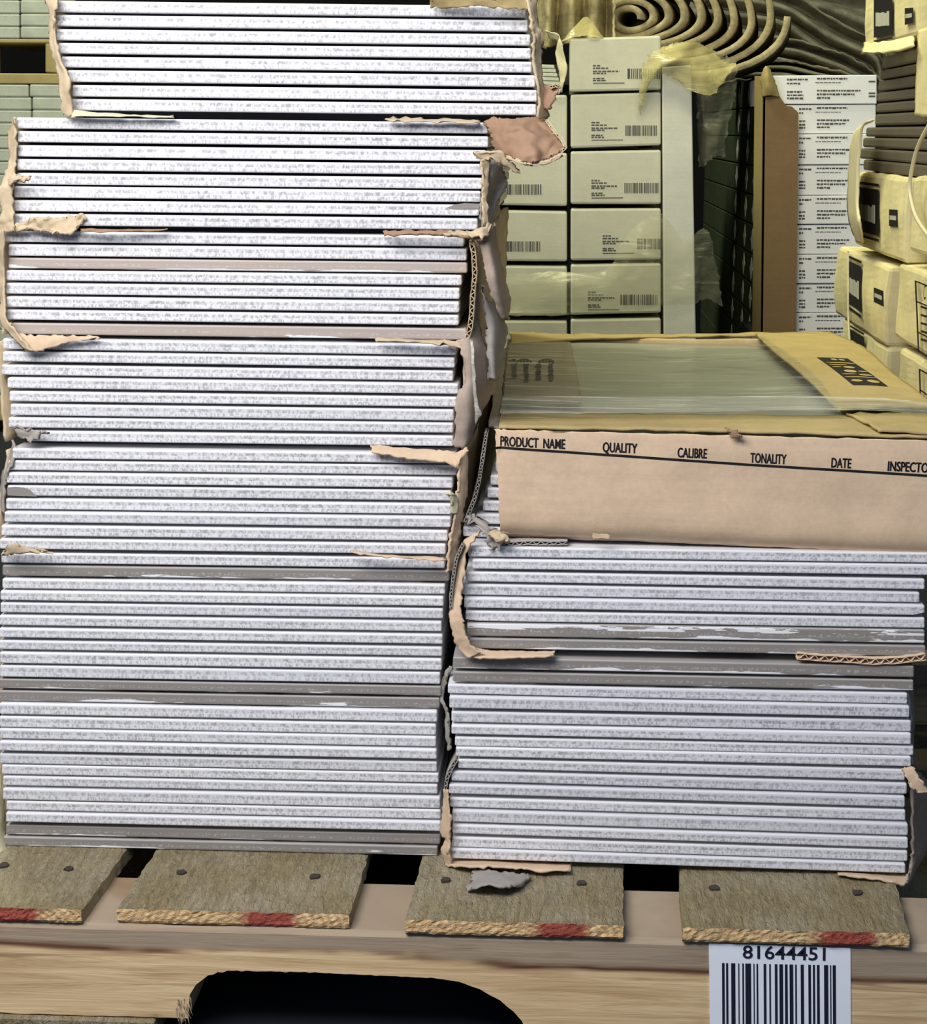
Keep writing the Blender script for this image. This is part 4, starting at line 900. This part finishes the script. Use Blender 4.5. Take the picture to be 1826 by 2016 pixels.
# brown corner board (an L of card)
BY = 1.50
P = lambda px, py: at(px, py, BY)
fr = [(1503, 150), (1512, 158), (1522, 160), (1536, 190), (1548, 208), (1560, 210), (1573, 222), (1571, 400), (1567, 735), (1497, 735)]
cb = tag(empty('corner_board', at(1530, 735, BY)), 'tall brown cardboard corner board with torn curled top beside white-labelled cartons', 'corner board')
vs = [P(*p) for p in fr]; n = len(vs)
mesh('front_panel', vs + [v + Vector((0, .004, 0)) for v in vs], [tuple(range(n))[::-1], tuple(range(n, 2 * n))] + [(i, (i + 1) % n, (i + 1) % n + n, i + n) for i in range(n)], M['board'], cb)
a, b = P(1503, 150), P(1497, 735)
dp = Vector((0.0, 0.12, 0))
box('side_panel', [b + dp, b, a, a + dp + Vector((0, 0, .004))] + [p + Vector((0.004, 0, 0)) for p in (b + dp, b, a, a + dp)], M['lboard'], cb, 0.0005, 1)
sheet('torn_curl', [[P(1497, 160), P(1506, 132) + Vector((0, -.01, 0)), P(1516, 140) + Vector((0, -.01, 0))], [P(1500, 172), P(1510, 165) + Vector((0, -.015, 0)), P(1526, 164) + Vector((0, -.006, 0))], [P(1502, 190), P(1514, 188) + Vector((0, -.006, 0)), P(1536, 192)]], M['lboard'], cb, nu=10, nv=12, amp=0.003, raw=True, th=0.002)

# white labelled cartons
PY = 1.525
ys = [148, 206, 264, 325, 385, 442, 501, 559, 616, 676]
for i in range(9):
    x0 = 1518 if i == 0 else 1545
    o = carton_front('labelled_carton', x0, 1727 - (i % 3) * 1.5, ys[i] + 0.8, ys[i] - 0.5, ys[i + 1] - 0.8, ys[i + 1] - 1.5, PY + (0.003 if i % 2 else 0), 0.3, M['paper'], f'flat white-labelled carton right of the brown corner board, {NTH[i]} from the top', 'white-labelled cartons', 0.0012)
    q = []; Yq = PY + (0.003 if i % 2 else 0) - 0.0003; y0 = ys[i]
    x1 = 1550 if i == 0 else 1574
    for (x, dy, wd) in ((x1, 7, 42 if i == 0 else 24), (x1, 15, 26 if i == 0 else 8), (x1, 31, 30 if i == 0 else 12), (x1, 38, 32 if i == 0 else 12), (x1, 44, 32 if i == 0 else 12), (1609, 5, 60), (1609, 29, 86 if i == 0 else 64), (1609, 36, 74 if i == 0 else 56), (1609, 43, 26), (1606, 14, 50)):
        xx = x
        while xx < x + wd:
            l = random.uniform(3, 9); l = min(l, x + wd - xx); hh = 1.2 if dy == 14 else random.uniform(2.4, 3.6)
            q.append([at(xx, y0 + dy, Yq), at(xx + l, y0 + dy - .1, Yq), at(xx + l, y0 + dy + hh, Yq), at(xx, y0 + dy + hh, Yq)]); xx += l + 1.3
    if i == 0: q += [[at(1711, y0 + d, Yq), at(1724, y0 + d, Yq), at(1724, y0 + d + 3, Yq), at(1711, y0 + d + 3, Yq)] for d in (11, 34, 40)]
    quads('print', q, M['ink'], o, 0.0003)
shelf(4, at(1500, 676, PY).x, at(1740, 676, PY).x, BY, PY + 0.32, at(1540, 675.2, PY).z - 0.001)

# ================================================================ BACKGROUND: yellow cartons on the right
YX = 0.292
def ybox(px_far, py_t, py_b, px_near, label_, near_y=None, dx=0.0, prints=True, bul=0.0):
    X = YX + dx
    a = atx(px_far, py_t, X); b = atx(px_far, py_b, X); yn = near_y if near_y is not None else atx(px_near, 400, X).y
    y1, z1, z0 = a.y, a.z, b.z
    bm = bmesh.new(); ny, nz = 22, 10
    hexbm(aabb(X, X + 0.20, yn, y1, z0, z1), 0.004, 2, bm)
    bmesh.ops.subdivide_edges(bm, edges=[e for e in bm.edges if e.calc_length() > 0.03], cuts=9, use_grid_fill=True)
    for v in bm.verts:
        t = (v.co.z - z0) / (z1 - z0)
        if v.co.x < X + 0.02:
            v.co.x += -bul * math.sin(math.pi * t) + noise.noise(v.co * 40) * 0.0016
        v.co.z += noise.noise(v.co * 55 + Vector((3, 0, 0))) * (0.0022 if t > 0.85 else 0.0008)
    o = frombm('yellow_carton', bm, M['yel']); tag(o, label_, 'carton', 'yellow cartons at the right')
    return o, X, yn, y1, z0, z1
OFF = 0.003
def on(X, px, py): return atx(px, py, X - OFF)
def yprint(o, X, panel, sq, lines=True):
    (x0, yt0, x1, yt1, yb1, yb0) = panel       # top-left, top-right, bottom rows
    L = lambda u, v: on(X, x0 + (x1 - x0) * u, (yt0 + (yt1 - yt0) * u) * (1 - v) + (yb0 + (yb1 - yb0) * u) * v)
    N = Vector((-1, 0, 0))
    def patch(name, rects, mat, par, th):
        q = []
        for (u0, v0, u1, v1) in rects:
            q.append([L(u0, v0), L(u1, v0), L(u1, v1), L(u0, v1)])
        return quads(name, q, mat, par, th, N)
    r = []
    for i in range(3):
        for j in range(4): r.append((i / 3, 0.1 + 0.8 * j / 4, (i + 1) / 3, 0.1 + 0.8 * (j + 1) / 4))
    if lines: r += [(0, 0.0, 1, 0.045), (0, 0.955, 1, 1.0)]
    pn = patch('print_panel', r, M['black'], o, 0.0004)
    patch('print_picture', [(0.12, 0.40, 0.26, 0.68), (0.27, 0.41, 0.42, 0.69), (0.43, 0.40, 0.58, 0.69), (0.60, 0.42, 0.72, 0.69), (0.73, 0.38, 0.84, 0.70)], M['sym'], pn, 0.0008)
    (a0, b0, a1, b1, c1, c0) = sq
    sp_ = quads('print_square', [[on(X, a0, b0), on(X, a1, b1), on(X, a1, c1), on(X, a0, c0)]], M['black'], o, 0.0004, N)
    m = lambda u, v: on(X, a0 + (a1 - a0) * u, (b0 + (b1 - b0) * u) * (1 - v) + (c0 + (c1 - c0) * u) * v)
    quads('print_picture', [[m(.12, .36), m(.88, .36), m(.88, .62), m(.12, .62)]], M['sym'], sp_, 0.0008, N)
yA = atx(1790, 400, YX).y
o, X, *_ = ybox(1690, 337, 484, 1788, 'yellow carton under the four exposed dark tiles, with black picture panel', bul=0.002)
yprint(o, X, (1688, 357, 1731, 362, 476, 464), (1752, 412, 1768, 413, 447, 445))
o, X, *_ = ybox(1652, 484, 622, 1757, 'yellow carton with black panel, middle row beside the kraft box flap', dx=-0.004, bul=0.003)
yprint(o, X, (1670, 502, 1697, 514, 626, 606), (1722, 566, 1740, 573, 603, 594))
o, X, *_ = ybox(1660, 624, 748, 1762, 'yellow carton with black panel, lowest row behind the kraft box edge', dx=-0.002, bul=0.001)
yprint(o, X, (1675, 640, 1702, 656, 735, 715), (1730, 720, 1746, 728, 752, 742))
ybox(1800, 345, 497, 1900, 'nearer yellow carton cut by the photo edge, beside dangling white strap', near_y=0.16, dx=0.0)
o, X, *_ = ybox(1770, 516, 668, 1900, 'nearer yellow carton with outlined table print, middle row at photo edge', near_y=0.16, dx=0.0)
q = []
for (xa, ya, xb, yb) in ((1803, 552, 1840, 566), (1805, 592, 1840, 606), (1807, 652, 1840, 668), (1809, 690, 1840, 708)):
    q.append([on(X, xa, ya), on(X, xb, yb), on(X, xb, yb + 2.5), on(X, xa, ya + 2.5)])
q.append([on(X, 1803, 552), on(X, 1805, 553), on(X, 1811, 692), on(X, 1809, 691)])
for k in range(5): q.append([on(X, 1815, 602 + k * 16), on(X, 1832, 607 + k * 16), on(X, 1832, 611 + k * 16), on(X, 1815, 606 + k * 16)])
quads('print', q, M['black'], o, 0.0005, Vector((-1, 0, 0)))
text('lettering', 'C', on(X, 1819, 588), on(X, 1840, 597), (0, 0, 1), 0.017, M['black'], o, 0.01, 0.9, Vector((-1, 0, 0)))
o, X, *_ = ybox(1773, 684, 822, 1900, 'nearer yellow carton, lowest row at the photo edge beside kraft box', near_y=0.16, dx=0.0)
q = []
for (xa, ya, xb, yb) in ((1812, 726, 1840, 742), (1813, 766, 1840, 786)):
    q.append([on(X, xa, ya), on(X, xb, yb), on(X, xb, yb + 2.5), on(X, xa, ya + 2.5)])
q.append([on(X, 1811, 726), on(X, 1813, 727), on(X, 1815, 800), on(X, 1813, 799)])
quads('print', q, M['black'], o, 0.0005, Vector((-1, 0, 0)))
zb = atx(1660, 748, YX).z
# exposed dark tiles
def dtile(px, yt, yb, i, n, wh, near=0.45, dx=0.004):
    X = YX + dx; a, b = atx(px, yt, X), atx(px, yb, X)
    o = box('tile', aabb(X, X + 0.18, near, a.y, b.z, a.z), M['dtile'], None, 0.002, 2)
    tag(o, f'dark grey-brown tile, {NTH[i]} down of the {wh}', 'tile', 'dark exposed tiles')
for i, (px, a, b) in enumerate(((1706, 251, 269), (1700, 271, 290), (1693, 292, 312), (1701, 314, 335))):
    dtile(px, a, b, i, 4, 'four lying on the yellow carton', 0.16)
for i, (px, a, b) in enumerate(((1738, 112, 136), (1734, 139, 157), (1730, 160, 180), (1728, 183, 201), (1726, 204, 222), (1724, 225, 247))):
    dtile(px, a, b, i, 6, 'six between the yellow cartons', 0.16)
o, X, *_ = ybox(1709, -60, 98, 1900, 'topmost yellow carton at the upper right corner above dark tiles', near_y=0.16, dx=-0.004, bul=0.001)
yprint(o, X, (1722, -14, 1758, -12, 76, 84), (1783, 16, 1799, 15, 45, 49), True)
o = sheet('carton_flap', [[atx(1704, 84, YX - .006), atx(1740, 84, YX - .01), atx(1800, 72, YX - .008)], [atx(1698, 105, YX - .012), atx(1740, 104, YX - .02), atx(1800, 92, YX - .014)]], M['yel'], o, nu=12, nv=6, amp=0.002, raw=True, th=0.002)
# remains of the yellow carton around the tiles
o = sheet('cream_strap', [[atx(1697, 247, YX - .01), atx(1722, 236, YX - .02)], [atx(1680, 270, YX - .012), atx(1700, 250, YX - .022)], [atx(1673, 330, YX - .012), atx(1692, 330, YX - .022)], [atx(1670, 400, YX - .012), atx(1690, 400, YX - .022)], [atx(1675, 440, YX - .012), atx(1694, 440, YX - .022)], [atx(1688, 475, YX - .008), atx(1700, 478, YX - .014)]], M['cream'], None, nu=5, nv=30, amp=0.0015, tear=0.0006, raw=True, th=0.002)
tag(o, 'wide cream edge strip down the corner of the panelled yellow carton', 'strap')
o = sheet('carton_flap', [[atx(1812, 60, YX - .004), atx(1840, 50, YX - .004)], [atx(1808, 140, YX - .006), atx(1840, 140, YX - .006)], [atx(1805, 226, YX - .006), atx(1840, 232, YX - .006)]], M['yel'], None, nu=8, nv=16, amp=0.0015, raw=True, th=0.003)
tag(o, 'strip of yellow carton side left over the dark tiles at the edge', 'carton')
def tube(name, pts, r, mat, label_, cat):
    n = 40; P_ = refine([pts, pts], n, 1)[0]; vs, fs = [], []
    for i, p in enumerate(P_):
        t = (P_[min(i + 1, n)] - P_[max(i - 1, 0)]).normalized(); a = t.cross(Vector((1, 0, 0))).normalized(); b = t.cross(a)
        for k in range(6): vs.append(p + (a * math.cos(k * math.pi / 3) + b * math.sin(k * math.pi / 3)) * r)
    for i in range(n):
        for k in range(6): fs.append((i * 6 + k, i * 6 + (k + 1) % 6, i * 6 + 6 + (k + 1) % 6, i * 6 + 6 + k))
    fs += [tuple(range(6)), tuple(range(n * 6, n * 6 + 6))]
    return tag(mesh(name, vs, fs, mat, None, smooth=True), label_, cat)
tube('plastic_strap', [atx(x, y, YX - .012) for x, y in ((1850, 215), (1828, 250), (1808, 290), (1797, 330), (1792, 365), (1795, 395), (1806, 430), (1830, 465), (1850, 480))], 0.0017, M['cream'], 'thin pale plastic strap looping down at the right edge', 'strap')
tube('plastic_strap', [atx(x, y, YX - .009) for x, y in ((1671, 495), (1671, 560), (1671, 620), (1673, 660), (1676, 705))], 0.0011, M['cream'], 'thin pale strap running down the middle yellow carton by its panel', 'strap')
shelf(5, YX - 0.004, YX + 0.21, 0.16, atx(1645, 600, YX).y, zb - 0.001)

# ================================================================ BACKGROUND: far left
LYB = 2.3
gL = 'greenish wrapped cartons far left'
NTH += [x + 'teenth' for x in ('thir', 'four', 'fif', 'six', 'seven', 'eigh', 'nine')] + ['twentieth'] + ['twenty-' + x for x in NTH[:9]]
def lrow(y0, y1, xs, lab):
    for k, (a, b) in enumerate(zip(xs[:-1], xs[1:])):
        c8 = [at(a + 1, y1 - .6, LYB), at(b - 1, y1 + .4, LYB), at(b - 1, y0 + .6, LYB), at(a + 1, y0 - .2, LYB)]
        o = box('wrapped_carton', c8 + [p + Vector((0, 0.3, 0)) for p in c8], M['gcard'], None, 0.003, 2)
        tag(o, lab + ', ' + ('left' if k == 0 else 'right') + ' of the seam', 'carton', gL)
for i, (a, b) in enumerate(((-30, 0), (0, 27), (27, 52), (52, 76))):
    if i: lrow(a, b, [-60, 39, 150], f'greenish film-wrapped carton above the far left pallet, {NTH[i - 1]} row down')
yy = 166
for i in range(24):
    lrow(yy, yy + 25.2, ([-60, 57, 150] if i == 0 else [-60, 62, 150]) if i < 4 else [-60, 60], f'greenish film-wrapped carton under the far left pallet, {NTH[i]} row down'); yy += 25.4
lp = tag(empty('pallet', at(60, 166, LYB + .1)), 'yellowed wooden pallet between the greenish carton loads at far left', 'pallet')
def lbeam(nm, x0, x1, y0, y1, Y=LYB, d=0.4):
    c8 = [at(x0, y1, Y), at(x1, y1 + 1, Y), at(x1, y0 + 1, Y), at(x0, y0, Y)]
    return box(nm, c8 + [p + Vector((0, d, 0)) for p in c8], M['beam'], lp, 0.002, 1)
lbeam('deck_board', -60, 150, 76.5, 85); lbeam('block', 89, 112, 85, 143, LYB, 0.1); lbeam('bottom_board', -60, 150, 144, 165, LYB, 0.1); lbeam('block', -60, -30, 85, 143, LYB, 0.1)
yb_ = 780
lb2 = tag(empty('pallet', at(10, 830, LYB)), 'yellow wooden pallet edge low at far left beside the stack', 'pallet')
c8 = [at(-60, 828, LYB), at(150, 830, LYB), at(150, 779, LYB), at(-60, 777, LYB)]
box('deck_board', c8 + [p + Vector((0, 0.4, 0)) for p in c8], M['beam'], lb2, 0.002, 1)
for x in (-40, 110):
    a = at(x, 829, LYB); 
    box('block', aabb(a.x - .02, a.x + .02, LYB + .02, LYB + .1, 0, a.z), M['beam'], lb2, 0.002, 1)
